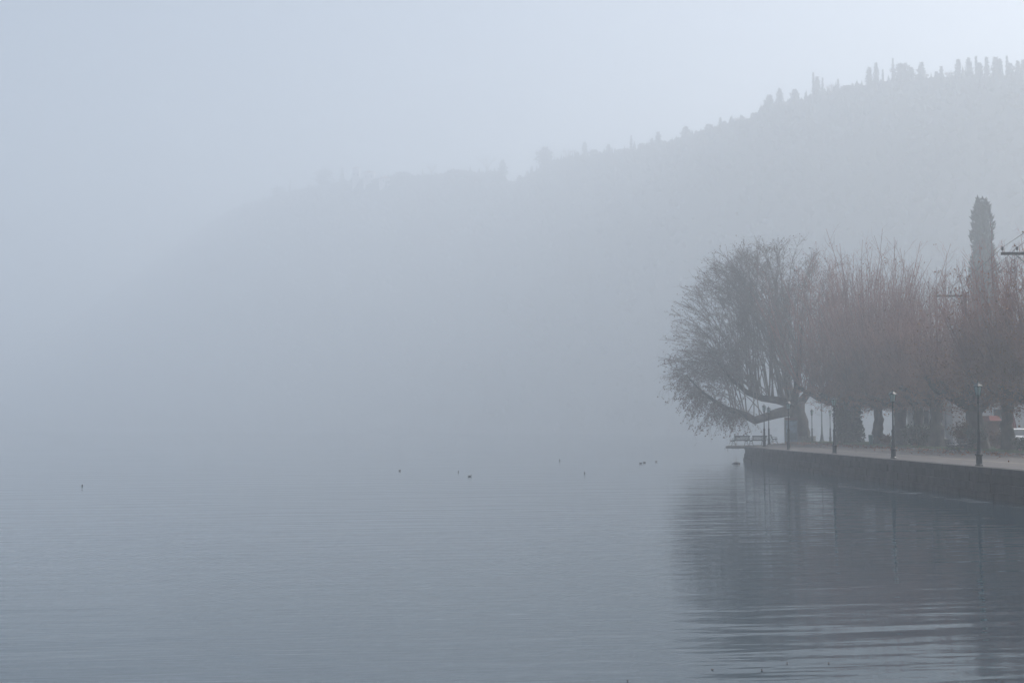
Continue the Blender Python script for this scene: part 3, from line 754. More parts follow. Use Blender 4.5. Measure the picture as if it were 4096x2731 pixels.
def great_plane():
    rr = random.Random(91); X, Y = 30.9, 152.0
    root = empty('great_plane_tree', (X, Y, GZ)); tag(root, 'huge spreading plane tree leaning over the water at the quay end', 'tree')
    L_ = lambda px, py, y: at(px, py, y) - Vector((X, Y, GZ))
    mb = MB(); tr = []; rd = []
    for i in range(9):
        t = i / 8; tr.append(Vector((.12 * math.sin(t * 5) - .5 * t, .1 * math.cos(t * 4), -.1 + 4.3 * t))); rd.append(.78 * (1.3 - .9 * t + .75 * t * t) * rr.uniform(.95, 1.08))
    mb.tube(tr, rd, 12, jit=.08, rnd=rr)
    low = [L_(3170, 1640, 152), L_(3110, 1652, 150), L_(3060, 1668, 148.5), L_(3018, 1680, 147.5), L_(2985, 1662, 147), L_(2950, 1648, 146.5), L_(2905, 1632, 146), L_(2860, 1605, 145.5), L_(2800, 1560, 145), L_(2745, 1500, 144.5)]
    mb.tube(low, [.62, .5, .44, .42, .36, .31, .25, .18, .11, .05], 9, jit=.1, rnd=rr)
    l2 = [L_(3175, 1620, 152), L_(3110, 1600, 151), L_(3050, 1592, 150), L_(2990, 1570, 149), L_(2930, 1520, 148), L_(2870, 1450, 147.5)]
    mb.tube(l2, [.5, .4, .34, .27, .18, .08], 9, jit=.1, rnd=rr)
    l3 = [L_(3180, 1610, 152), L_(3150, 1540, 153), L_(3130, 1440, 153), L_(3120, 1330, 153.5), L_(3110, 1220, 154), L_(3105, 1110, 154)]
    mb.tube(l3, [.5, .4, .32, .24, .16, .08], 9, jit=.08, rnd=rr)
    l4 = [L_(3195, 1620, 152), L_(3240, 1560, 154), L_(3280, 1440, 156), L_(3300, 1300, 157), L_(3310, 1170, 157)]
    mb.tube(l4, [.5, .38, .3, .2, .1], 9, jit=.08, rnd=rr)
    l5 = [L_(3178, 1610, 151.5), L_(3190, 1530, 148), L_(3200, 1430, 145.5), L_(3210, 1300, 144)]
    mb.tube(l5, [.42, .32, .22, .1], 9, jit=.08, rnd=rr)
    sg, lv, lv2 = [], [], []
    sources = [(low, 1.5), (l2, 1.4), (l3, 1.2), (l4, .8), (l5, .8)]
    Cx, Cz = at(3110, 1500, 150).x - X, at(3110, 1500, 150).z - GZ
    top = at(3110, 955, 150).z - GZ; left = at(2668, 1500, 147).x - X; right = at(3480, 1500, 152).x - X
    def target2():
        # azimuth around the crown, height angle; more on the lake side
        az = rr.uniform(0, 2 * math.pi); el = math.asin(rr.uniform(-.06, .985)); q = rr.uniform(.9, 1.0)
        ex = math.cos(az) * math.cos(el); ey = math.sin(az) * math.cos(el)
        x = Cx + (abs(left - Cx) if ex < 0 else (right - Cx)) * ex * q
        return Vector((x, -1.5 + 8.5 * ey * q, Cz + (top - Cz) * math.sin(el) * q))
    for k in range(200):
        tgt = target2()
        skirt = k >= 165
        if skirt:
            az = math.pi + rr.gauss(0, .6); el = rr.uniform(-.16, .42); q = rr.uniform(.72, 1.0)
            tgt = Vector((Cx + abs(left - Cx) * math.cos(az) * math.cos(el) * q, -1.5 + 7.5 * math.sin(az) * math.cos(el) * q, Cz + (top - Cz) * math.sin(el) * q))
        if 112 <= k < 165:                                            # fuller shoulder towards the lake
            az = math.pi + rr.gauss(0, .75); el = rr.uniform(.42, 1.25); q = rr.uniform(.9, 1.0)
            tgt = Vector((Cx + abs(left - Cx) * math.cos(az) * math.cos(el) * q, -1.5 + 8.5 * math.sin(az) * math.cos(el) * q, Cz + (top - Cz) * math.sin(el) * q))
        fx = max(0.0, min(1.0, (right - tgt.x) / (right - left)))          # 1 on the lake side
        cands = ([(low, 2, 6), (l2, 1, 4), (l2, 2, 5)] if fx > .55 and tgt.z < Cz + .62 * (top - Cz) else [(l2, 0, 3), (l3, 0, 2), (l2, 1, 4)] if fx > .4 else []) + ([(l3, 0, 3), (l2, 0, 2), (l5, 0, 2)] if .25 < fx < .85 else []) + ([(l4, 0, 3), (l5, 0, 2)] if fx < .5 else [])
        path, i0, i1 = rr.choice(cands) if not skirt else rr.choice([(low, 4, 8), (l2, 2, 5)]); j = rr.randrange(i0, i1); p0 = path[j].lerp(path[j + 1], rr.random())
        span = tgt - p0; L = span.length
        if L < 1.5: continue
        c1 = p0 + Vector((span.x * rr.uniform(.2, .42), span.y * .3, max(span.z, 1.2) * .74 + .10 * L)); 
        pr = []
        for j in range(10):
            t = j / 9; pr.append(p0 * (1 - t) ** 2 + c1 * (2 * t * (1 - t)) + tgt * t * t + Vector((rr.gauss(0, .06), rr.gauss(0, .06), rr.gauss(0, .06))))
        r0 = .018 + .0050 * L
        for j in range(9): sg.append((*pr[j], *pr[j + 1], r0 * (1 - .85 * j / 9), r0 * (1 - .85 * (j + 1) / 9)))
        nbr = int(5 + L * 1.25)
        for j in range(nbr):
            t = rr.uniform(.16, 1.0) ** .8; i = min(8, int(t * 9)); c = pr[i].lerp(pr[i + 1], t * 9 - i); ax = (pr[i + 1] - pr[i]).normalized()
            outw = (c - Vector((Cx, -1.5, Cz - 2))).normalized()
            dd = (ax * .6 + outw * .5 + Vector((rr.gauss(0, .55), rr.gauss(0, .55), rr.gauss(0, .35)))).normalized(); bl = rr.uniform(.9, 2.4) * (1.2 - .5 * t)
            e = c + dd * bl; sg.append((*c, *e, .024, .014))
            low_d = .6 if c.z < Cz + 1.5 else .25
            for q in range(6):
                u = rr.uniform(.15, 1); s0 = c.lerp(e, u); d3 = (dd * .6 + Vector((rr.gauss(0, .6), rr.gauss(0, .6), rr.gauss(0, .45)))).normalized()
                twig_out(sg, lv if c.z > Cz + 2 else lv2, s0, d3, rr.uniform(.4, .95), .0085, rr, .05, 2, .16 if c.z > Cz + 2 else .2, low_d * rr.random())
    # drooping sprays under the lake-side limb
    for k in range(135):
        a = rr.randrange(4, len(low) - 1); p = low[a].lerp(low[a + 1], rr.random()); x0 = rr.gauss(0, 1.3); d = Vector((rr.gauss(-.35, .5), rr.gauss(0, .6), rr.uniform(-.6, .5))).normalized()
        L = rr.uniform(1.2, 4.4); q = p
        for j in range(5):
            e = q + d * (L / 5); sg.append((*q, *e, .02 * (1 - j * .15), .017 * (1 - j * .15)))
            for t in range(4): twig_out(sg, lv2, q.lerp(e, rr.random()), (d + Vector((rr.gauss(0, .5), rr.gauss(0, .5), -.3))).normalized(), rr.uniform(.3, .8), .0085, rr, -.1, 1, .5, .3)
            d = (d + Vector((rr.gauss(0, .1), rr.gauss(0, .1), -.26))).normalized(); q = e
    mb.build('trunk', M_BARK, root, True)
    segs_mesh('crown', sg, M_TWIG2, root)
    o = leaves_mesh('withered_leaves', lv, .14, M_LEAF2, root, 5, .6); o['kind'] = 'stuff'
    o = leaves_mesh('leaves', lv2, .17, M_LEAF2, root, 6, .9); o['kind'] = 'stuff'
great_plane()

# ------------------------------------------------------------------ shrubs
def shrub(label, px, pyb, Y, w, h, m, seed, n=1500, leaf=.13, name='shrub', group=None):
    rr = random.Random(seed); b = at(px, pyb, Y); root = empty(name, (b.x, Y, GZ + .03)); tag(root, label, 'shrub', group)
    sg = []; P = []
    for k in range(26):
        a = rr.uniform(0, 6.28); e = Vector((math.cos(a) * w * .5 * rr.uniform(.2, .95), math.sin(a) * w * .5 * rr.uniform(.2, .95), h * rr.uniform(.55, 1.0))); mid = e * .5 + Vector((0, 0, h * .15))
        s0 = Vector((rr.gauss(0, .08), rr.gauss(0, .08), 0)); sg += [(*s0, *mid, .02, .014), (*mid, *e, .014, .005)]
        for q in range(n // 26):
            t = rr.uniform(.25, 1.05); c = s0.lerp(mid, t * 2) if t < .5 else mid.lerp(e, 2 * t - 1)
            P.append((c.x + rr.gauss(0, .1 * w), c.y + rr.gauss(0, .1 * w), max(.03, c.z + rr.gauss(0, .08 * h))))
    segs_mesh('stems', sg, M_TWIG, root); o = leaves_mesh('foliage', P, leaf, m, root, seed, 0); o['kind'] = 'stuff'
    return root
shrub('wide dark evergreen shrub between two plane trunks', 3660, 1790, 112, 2.6, 1.7, M_SHRUB, 51, 2600)
shrub('dark evergreen shrub beside the knobbly plane trunk', 3712, 1790, 110.5, 1.4, 1.5, M_SHRUB, 52, 1500)
shrub('russet and green shrub behind the slatted bench', 3850, 1790, 101, 2.0, 2.0, M_RUSSET, 53, 1700)
shrub('dark shrub under the leaning plane tree, behind the lamp', 3905, 1796, 97.5, 1.5, 1.6, M_SHRUB, 54, 1500)
shrub('small round bush at the foot of the ivy-swathed tree', 3358, 1776, 134, .85, .95, M_SHRUB, 55, 700)
shrub('low bush at the foot of the tree with the bin', 3545, 1790, 116, 1.2, .9, M_RUSSET, 56, 800)
shrub('low straggling shrub between the car and the red porch', 3995, 1792, 101, 1.6, 1.3, M_RUSSET, 57, 1000)
shrub('dark bush at the picture edge by the last plane tree', 4078, 1800, 92, 1.1, .9, M_SHRUB, 58, 800)

# ------------------------------------------------------------------ house, porch, car, parasol behind the trees
def house():
    x0, x1, y0, y1, hw = 36.2, 50.5, 118, 130.5, 4.6
    root = empty('lakeside_house', (x0, y0, GZ)); tag(root, 'pale plastered house with red tiled roof behind the plane trees', 'house')
    W, Dp = x1 - x0, y1 - y0
    MB().box((W / 2, Dp / 2, hw / 2), (W, Dp, hw)).build('wall', M_PLAST, root)
    o = .5; a = [(-o, -o), (W + o, -o), (W + o, Dp + o), (-o, Dp + o)]; k = Dp / 2
    mb = MB(); mb.v = [Vector((x, y, hw)) for x, y in a] + [Vector((k, Dp / 2, hw + 2.6)), Vector((W - k, Dp / 2, hw + 2.6))]
    if W - k < k: mb.v[4] = mb.v[5] = Vector((W / 2, Dp / 2, hw + 2.8))
    mb.f = [(0, 1, 5, 4), (1, 2, 5), (2, 3, 4, 5), (3, 0, 4), (3, 2, 1, 0)]
    rf = mb.build('roof', M_TILE, root)
    tiles = MB()                                   # rows of tile ridges on the two roof slopes in view
    apex = Vector((W / 2, Dp / 2, hw + 2.8)); n = 40
    for i in range(n):
        t = (i + .5) / n
        for (p, q) in ((Vector((-o + (W + 2 * o) * t, -o, hw + .02)), None), (Vector((-o, -o + (Dp + 2 * o) * t, hw + .02)), None)):
            f = 1 - abs(2 * t - 1)
            tiles.tube([p, p.lerp(Vector((p.x, Dp / 2, apex.z)) if p.y == -o else Vector((W / 2, p.y, apex.z)), f * .98) + Vector((0, 0, .02))], [.09, .09], 5)
    tiles.build('tile_ridges', M_TILE, rf)['kind'] = 'stuff'
    MB().tube([(.12, -.1, .1), (.12, -.1, hw - .05)], [.05, .05], 8).build('drainpipe', M_STEEL, root)
    MB().box((-.04, -.04, hw / 2), (.5, .5, hw - .02)).build('corner_pilaster', mat('grey_plaster', (.42, .41, .42), .9, .1, 1), root)
    for x in (4.2, 8.0, 11.5):
        w = MB().box((x, -.03, 2.4), (1.1, .1, 1.4)).build('window', M_DARKGL, root)
        for s_ in (-1, 1): MB().box((x + s_ * .6, -.07, 2.4), (.12, .1, 1.6)).build('frame', M_WHITE, w)
        MB().box((x, -.1, 1.62), (1.4, .22, .08)).build('sill', M_KERB, w)
    for y in (3.0, 6.3, 9.6):
        w = MB().box((-.03, y, 2.4), (.1, 1.1, 1.4)).build('window', M_DARKGL, root)
        MB().box((-.1, y, 1.62), (.22, 1.4, .08)).build('sill', M_KERB, w)
house()
def porch():
    p = at(3980, 1790, 112); root = empty('porch', (p.x, 112, GZ)); tag(root, 'small reddish porch with red sloping canopy behind the leaning tree', 'porch')
    MB().box((0, 1, 1.05), (.8, 2.0, 2.1)).build('wall', M_BRICK, root)
    mb = MB(); mb.v = [Vector(v) for v in ((-.5, -.45, 2.1), (.5, -.45, 2.1), (.5, 2.0, 2.1), (-.5, 2.0, 2.1), (-.36, .3, 2.5), (.36, .3, 2.5), (.36, 2.0, 2.5), (-.36, 2.0, 2.5))]
    mb.f = [(3, 2, 1, 0), (0, 1, 5, 4), (1, 2, 6, 5), (2, 3, 7, 6), (3, 0, 4, 7), (4, 5, 6, 7)]
    mb.build('canopy', M_RED, root)
    d = MB().box((0, -.03, .95), (.6, .08, 1.9)).build('door', M_BRICK, root); MB().box((.22, -.1, 1.0), (.05, .08, .14)).build('handle', M_CHROME, d)
porch()
def parasol():
    p = at(4052, 1790, 110.5); root = empty('closed_parasol', (p.x, 110.5, GZ)); tag(root, 'tall folded red parasol standing behind the white car', 'parasol')
    MB().tube([(0, 0, 0), (0, 0, 2.8)], [.03, .025], 8).build('pole', M_STEEL, root)
    mb = MB(); n = 14; prof = [(.36, 1.0), (.33, 1.15), (.28, 1.7), (.17, 2.3), (.05, 2.75)]
    for r, z in prof:
        for k in range(n):
            a = 2 * math.pi * k / n; q = r * (1.0 if k % 2 else .7); mb.v.append(Vector((q * math.cos(a), q * math.sin(a), z)))
    for i in range(4):
        for k in range(n): a = i * n + k; b = i * n + (k + 1) % n; mb.f.append((a, b, b + n, a + n))
    mb.f += [tuple(reversed(range(n))), tuple(range(4 * n, 5 * n))]
    mb.build('canopy', M_RED, root); MB().lathe([(.3, 0), (.3, .06), (.06, .1)], 12).build('base', M_KERB, root)
parasol()
def car():
    p = at(4068, 1796, 104); root = empty('parked_car', (p.x + .2, 104, GZ + .02), R(-8)); tag(root, 'white hatchback parked nose-on between the last two plane trunks', 'car')
    # profile along y: nose at -2
    prof = [(-1.95, .32), (-2.0, .62), (-1.88, .82), (-1.0, .98), (-.35, 1.42), (.2, 1.5), (1.3, 1.47), (1.85, 1.08), (1.95, .7), (1.9, .32)]
    mb = MB()
    def ring(x, k, inset):
        for y, z in prof: mb.v.append(Vector((x * (1 - (.18 if z > 1.0 else .0) * (z - 1.0) * 2 * inset), y * k, z)))
    xs_ = [(-.84, .97, 1), (-.80, 1, 1), (.80, 1, 1), (.84, .97, 1)]
    for x, k, i in xs_: ring(x, k, i)
    n = len(prof)
    for j in range(3):
        for i in range(n): a = j * n + i; b = j * n + (i + 1) % n; mb.f.append((a, a + n, b + n, b))
    mb.f.append(tuple(range(n))); mb.f.append(tuple(reversed(range(3 * n, 4 * n))))
    mb.build('body', M_WHITE, root)
    MB().poly([(-.7, -1.0, .995), (.7, -1.0, .995), (.62, -.4, 1.405), (-.62, -.4, 1.405)]).build('windscreen', M_DARKGL, root).location = (0, -.012, .012)
    for s_ in (-1, 1):
        MB().box((s_ * .80, .35, 1.2), (.1, 1.7, .3)).build('side_window', M_DARKGL, root)
        MB().lathe([(.02, -.03), (.13, -.02), (.13, .02), (.02, .04)], 10).build('headlight', M_CHROME, root).matrix_local = Matrix.Translation((s_ * .6, -1.96, .7)) @ Matrix.Rotation(R(90), 4, 'X')
        MB().box((s_ * .95, -.75, 1.02), (.16, .1, .12)).build('mirror', M_WHITE, root)
        for y in (-1.25, 1.25):
            w = MB().lathe([(.2, -.1), (.3, -.1), (.31, 0), (.3, .1), (.2, .1)], 16).build('wheel', M_RUBBER, root); w.matrix_local = Matrix.Translation((s_ * .76, y, .31)) @ Matrix.Rotation(R(90), 4, 'Y')
            MB().lathe([(.19, -.105), (.19, .105), (.06, .112)], 12).build('rim', M_CHROME, w)
    MB().box((0, -1.985, .48), (1.1, .06, .16)).build('grille', M_RUBBER, root)
    MB().box((0, -2.03, .45), (.5, .03, .11)).build('number_plate', M_WHITE, root)
    MB().box((0, -1.97, .3), (1.6, .12, .14)).build('bumper', M_WHITE, root)
car()

# ------------------------------------------------------------------ lamps
def make_lamp():
    root = empty('street_lamp')
    MB().lathe([(.165, 0), (.165, .05), (.13, .08), (.125, .40), (.15, .43), (.17, .46), (.17, .49), (.12, .52)], 8, rot=R(22.5)).build('pedestal', M_IRON, root)
    MB().lathe([(.105, .50), (.115, .56), (.088, .64), (.078, 1.34)], 10).build('lower_column', M_IRON, root)
    MB().lathe([(.085, 1.33), (.095, 1.37), (.09, 1.42), (.055, 1.50)], 10).build('collar', M_IRON, root)
    MB().lathe([(.048, 1.48), (.036, 2.60)], 10).build('upper_pole', M_IRON, root)
    MB().lathe([(.04, 2.58), (.06, 2.63), (.038, 2.68), (.038, 2.78), (.07, 2.82), (.04, 2.86), (.1, 2.895)], 10).build('neck', M_IRON, root)
    lan = MB(); n = 6; rb, rt, z0, z1 = .105, .165, 2.92, 3.275
    lan.lathe([(.12, 2.89), (.12, 2.92)], 6); lan.lathe([(.175, 3.27), (.175, 3.295)], 6)
    for k in range(n):
        a = 2 * math.pi * k / n; c, s_ = math.cos(a), math.sin(a)
        lan.tube([(rb * c, rb * s_, z0 - .005), (rt * c, rt * s_, z1 + .005)], [.011, .011], 5)
    fr = lan.build('lantern_frame', M_IRON, root)
    for k in range(n):
        a, b = 2 * math.pi * (k + .07) / n, 2 * math.pi * (k + .93) / n
        P = []
        for q in (0, .006):
            for (ang, r, z) in ((a, rb, z0), (b, rb, z0), (b, rt, z1), (a, rt, z1)): P.append(Vector(((r - q) * math.cos(ang), (r - q) * math.sin(ang), z)))
        g = MB(); g.v = P; g.f = [(0, 1, 2, 3), (7, 6, 5, 4), (0, 4, 5, 1), (1, 5, 6, 2), (2, 6, 7, 3), (3, 7, 4, 0)]
        g.build('pane', M_GLASS, fr)
    MB().lathe([(.02, 2.925), (.04, 2.96), (.055, 3.04), (.04, 3.12), (.01, 3.15)], 10).build('bulb', M_BULB, root)
    rf = MB().lathe([(.19, 3.29), (.225, 3.285), (.225, 3.30), (.155, 3.345), (.105, 3.405), (.045, 3.43), (.04, 3.45)], 6).build('roof', M_ROOFCU, root)
    MB().lathe([(.02, 3.44), (.028, 3.465), (.012, 3.485), (.004, 3.56)], 8).build('finial', M_IRON, rf)
    return root
lamps = [
 (19.32, 59.0, 0, 'nearest and tallest black street lamp on the quay edge'),
 (19.6, 73.3, 12, 'second street lamp along the quay, counted from the nearest'),
 (19.9, 88.0, -8, 'third street lamp along the quay, in front of the pale gap'),
 (19.85, 102.3, 20, 'fourth street lamp along the quay, in front of the information panel'),
 (20.85, 117.8, 5, 'fifth street lamp, at the end of the two benches'),
 (23.7, 131.5, 15, 'sixth street lamp, faint, just past the two benches'),
 (31.5, 149.6, 0, 'slim foggy lamp post in the pale gap, closest to the great plane trunk'),
 (33.9, 151.8, 0, 'slim foggy lamp post in the pale gap, closest to the ivy-swathed tree'),
]
lamp0 = make_lamp()
for i, (x, y, a, lb) in enumerate(lamps):
    o = lamp0 if i == 0 else copy_tree(lamp0)
    o.location = (x, y, GZ + .004); o.rotation_euler = (0, 0, R(a + 15)); tag(o, lb, 'street lamp', 'lantern lamps along the quay')
post = empty('flag_pole', (32.75, 150.6, GZ)); tag(post, 'pale tapering pole with a wide foot in the foggy gap', 'pole')
MB().lathe([(.3, 0), (.2, .35), (.1, 1.0), (.06, 2.0), (.045, 5.2)], 10).build('mast', M_STEEL, post); MB().lathe([(.36, -.02), (.36, .06)], 12).build('foot', M_KERB, post)

# ------------------------------------------------------------------ benches
def make_bench(L=1.6):
    """sitter faces -Y; backrest at +Y"""
    root = empty('park_bench')
    for s_ in (-1, 0, 1) if L > 2 else (-1, 1):
        x = s_ * (L / 2 - .16); g = MB()
        g.tube([(x, -.02, .40), (x, -.22, .30), (x, -.26, .12), (x, -.33, 0)], [.026, .024, .022, .028], 6)
        g.tube([(x, .02, .40), (x, .20, .28), (x, .24, .12), (x, .33, 0)], [.026, .024, .022, .028], 6)
        g.tube([(x, -.24, .16), (x, 0, .22), (x, .24, .16)], [.016, .018, .016], 6)
        g.tube([(x, -.27, .41), (x, .17, .39), (x, .24, .5), (x, .36, .86)], [.022, .026, .026, .018], 6)
        g.build('leg_frame', M_IRON, root)
        if s_:
            c = MB(); pts = [(x, .27 - .0, .62)]
            for k in range(13):
                a = k / 12 * 4.6; r = .09 - .004 * k; pts.append((x, -.16 - r * math.sin(a) + 0, .62 - .09 + r * math.cos(a)))
            c.tube(pts, [.018] * len(pts), 6); c.build('armrest', M_IRON, root)
    for k in range(5):
        MB().box((0, -.245 + k * .098, .435), (L, .075, .03)).build('seat_slat', M_WOODSL, root)
    for k, (z, h) in enumerate(((.47, .10), (.60, .055), (.70, .055), (.81, .095))):
        y = .2 + (z - .43) * .36
        M = Matrix.Translation((0, y, z)) @ Matrix.Rotation(R(-20), 4, 'X')
        MB().box((0, 0, 0), (L, .032, h), M=M).build('back_slat', M_WOODSL, root)
    return root
def place_bench(src, first, x, y, rz, lb, z=GZ):
    o = src if first else copy_tree(src); o.location = (x, y, z); o.rotation_euler = (0, 0, R(rz)); tag(o, lb, 'bench', 'slatted iron-framed benches'); return o
bench0 = make_bench()
# backs towards the camera: sitter looks away over the lake
place_bench(bench0, True, 19.35, 121.0, 180 + 24, 'slatted bench seen from behind on the slab jutting over water', GZ + .024)
place_bench(bench0, False, 20.95, 121.75, 180 + 28, 'slatted bench seen from behind, end touching the fifth lamp', GZ + .024)
place_bench(bench0, False, 26.3, 143.0, 84, 'foggy bench in side view beside the information panel', GZ)
place_bench(bench0, False, at(3812, 1811, 89).x, 89, 60, 'dark slatted bench facing the lake below the heavy limb', GZ)
place_bench(bench0, False, at(3862, 1806, 93).x, 93, 60, 'dark bench just behind the nearer lakefront bench by the lamp', GZ)
pb = place_bench(bench0, False, at(3772, 1788, 112.5).x, 112.5, 84, 'bench carrying the seated person in white', GZ + .05)

# ------------------------------------------------------------------ information panel, planter, bin
def info_panel():
    p = at(3139, 1768, 150); root = empty('information_panel', (p.x, 146.5, GZ), R(4)); tag(root, 'tall blue-grey information panel beside the great plane trunk', 'panel')
    MB().box((0, 0, 1.15), (1.24, .3, 2.3)).build('body', M_PANEL, root)
    MB().box((0, 0, 2.46), (1.3, .36, .28)).build('header', M_PANEL2, root)
    MB().box((0, 0, .06), (1.34, .4, .12)).build('base', M_KERB, root)
    for s_ in (-1, 1): MB().box((s_ * .64, 0, 1.2), (.06, .34, 2.34)).build('side_rail', M_STEEL, root)
    MB().box((0, -.17, 1.62), (1.08, .03, 1.1)).build('poster_board', mat('faded_poster', (.22, .3, .36), .5, .35, 2.5), root)
    MB().box((0, -.17, .62), (1.08, .03, .6)).build('lower_board', mat('lower_board_paint', (.12, .17, .2), .5, .3, 3), root)
info_panel()
pl = at(3190, 1767, 150); planter = empty('stone_planter', (30.85, 150.4, GZ)); tag(planter, 'low stone surround at the foot of the great plane tree', 'planter')
for i in range(3):
    for j in range(12):
        a = 2 * math.pi * (j + .5 * (i % 2)) / 12
        MB().box((1.35 * math.cos(a), 1.6 + 1.35 * math.sin(a), .12 + i * .22), (.26, .66, .2), a).build('stone', M_KERB, planter)
def litter_bin():
    p = at(3484, 1783, 121); root = empty('litter_bin', (p.x, 121, GZ + .05)); tag(root, 'tapered green litter bin on the grass before a plane trunk', 'litter bin')
    MB().lathe([(.13, .04), (.2, .85)], 14).build('bucket', M_BIN, root); MB().lathe([(.215, .84), (.215, .9), (.18, .9)], 14).build('rim', M_BIN, root)
    for k in range(10):
        a = 2 * math.pi * k / 10; MB().tube([(.138 * math.cos(a), .138 * math.sin(a), .05), (.208 * math.cos(a), .208 * math.sin(a), .86)], [.012, .012], 4).build('slat', M_BIN, root)
    MB().lathe([(.16, -.02), (.16, .04)], 12).build('foot', M_IRON, root)
litter_bin()

# ------------------------------------------------------------------ utility poles and cables
def utility_pole(px_pole, py_arm, Y, arm_l, arm_r, rz, label):
    p = at(px_pole, py_arm, Y); root = empty('utility_pole', (p.x, Y, GZ), rz); tag(root, label, 'utility pole'); h = p.z - GZ
    MB().tube([(0, 0, -.2), (0, 0, h * .5), (0, 0, h + .25)], [.16, .14, .11], 10).build('pole', M_POLE, root)
    MB().box(((arm_r - arm_l) / 2, -.17, h), (arm_r + arm_l, .12, .15)).build('crossarm', M_POLE, root)
    MB().tube([(-arm_l * .55, -.15, h - .05), (0, -.12, h - .9)], [.025, .025], 6).build('brace', M_STEEL, root)
    pts = []
    for x in (-arm_l + .08, -arm_l * .5, -.28, arm_r - .06):
        MB().lathe([(.012, 0), (.014, .1), (.06, .12), (.075, .17), (.055, .2), (.075, .23), (.06, .29), (.02, .31)], 10, (x, -.17, h + .07)).build('insulator', M_PORC, root)
        pts.append(root.location + Matrix.Rotation(rz, 3, 'Z') @ Vector((x, -.17, h + .33)))
    return pts
pa = utility_pole(4130, 1015, 76, 1.7, .5, R(-4), 'near utility pole, its timber crossarm entering at the picture edge')
pbp = utility_pole(3862, 1184, 112, 2.35, .25, R(-4), 'far utility pole whose crossarm shows above the tree tops beside the cypress')
for i, (a, b) in enumerate(zip(pa, pbp)):
    lb = ['overhead cable on the outermost lake-side insulators', 'overhead cable on the second insulators from the lake', 'overhead cable on the insulators beside the pole heads', 'overhead cable on the short inland arm ends'][i]
    pp = []; 
    for k in range(17):
        t = k / 16; q = a.lerp(b, t); q.z -= 4 * .35 * t * (1 - t); pp.append(q)
    a2 = a + (a - b) * .6
    o = MB().tube([a2] + pp, [.011] * 18, 5).build('overhead_cable', M_WIRE); tag(o, lb, 'cable', 'cables between the utility poles')

# ------------------------------------------------------------------ person sitting behind the bench
def skin_body(name, verts, edges, radii, m, parent, sub=2):
    me = bpy.data.meshes.new(name); me.from_pydata(verts, edges, []); me.update(); me.materials.append(m)
    o = bpy.data.objects.new(name, me); COL.objects.link(o); o.parent = parent
    sk = o.modifiers.new('skin', 'SKIN'); sk.use_smooth_shade = True
    for i, r in enumerate(radii): me.skin_vertices[0].data[i].radius = (r, r) if not isinstance(r, tuple) else r
    me.skin_vertices[0].data[0].use_root = True
    o.modifiers.new('sub', 'SUBSURF').levels = sub; o.modifiers['sub'].render_levels = sub
    return o
def person():
    b = pb.location; root = empty('person', (b.x, b.y, b.z), R(84)); tag(root, 'person in white top and dark trousers sitting on a bench', 'person')
    V = [(0, .02, .55), (0, .05, .72), (0, .06, .92), (0, .05, 1.02), (0, .03, 1.12), (0, .0, 1.2),
         (.09, -.02, .54), (.11, -.42, .53), (.11, -.44, .1), (.11, -.58, .05), (-.09, -.02, .54), (-.11, -.42, .53), (-.11, -.44, .1), (-.11, -.58, .05),
         (.18, .05, .95), (.22, -.04, .70), (.12, -.26, .62), (.08, -.36, .60), (-.18, .05, .95), (-.22, -.04, .70), (-.12, -.26, .62), (-.08, -.36, .60)]
    E = [(0, 1), (1, 2), (2, 3), (3, 4), (4, 5), (0, 6), (6, 7), (7, 8), (8, 9), (0, 10), (10, 11), (11, 12), (12, 13), (2, 14), (14, 15), (15, 16), (16, 17), (2, 18), (18, 19), (19, 20), (20, 21)]
    Rr = [.12, .115, .12, .055, .085, .075, .085, .06, .04, .035, .085, .06, .04, .035, .055, .042, .03, .03, .055, .042, .03, .03]
    skin_body('body', V, E, Rr, M_SKIN, root)
    sv = [(0, .02, .56), (0, .05, .72), (0, .06, .92), (0, .05, .99), (.18, .05, .95), (.22, -.04, .70), (.15, -.2, .64), (-.18, .05, .95), (-.22, -.04, .70), (-.15, -.2, .64)]
    skin_body('shirt', sv, [(0, 1), (1, 2), (2, 3), (2, 4), (4, 5), (5, 6), (2, 7), (7, 8), (8, 9)], [.15, .145, .15, .075, .075, .062, .05, .075, .062, .05], M_SHIRT, root)
    tv = [(0, .02, .56), (.09, -.02, .545), (.11, -.42, .535), (.11, -.44, .14), (-.09, -.02, .545), (-.11, -.42, .535), (-.11, -.44, .14)]
    skin_body('trousers', tv, [(0, 1), (1, 2), (2, 3), (0, 4), (4, 5), (5, 6)], [.15, .11, .085, .062, .11, .085, .062], M_TROUS, root)
    hv_ = [(0, .05, 1.17), (0, .03, 1.24), (0, .09, 1.12)]
    skin_body('hair', hv_, [(0, 1), (0, 2)], [.095, .085, .07], M_HAIR, root)
    MB().lathe([(.018, -.01), (.014, .02), (.004, .035)], 6, (0, -.088, 1.13)).build('nose', M_SKIN, root)
    for s_ in (-1, 1):
        MB().lathe([(.006, -.012), (.012, 0), (.006, .012)], 6, (s_ * .032, -.078, 1.165)).build('eye', M_HAIR, root)
        MB().tube([(s_ * .11, -.46, .04), (s_ * .11, -.62, .035)], [.05, .04], 8).build('shoe', M_RUBBER, root)
person()

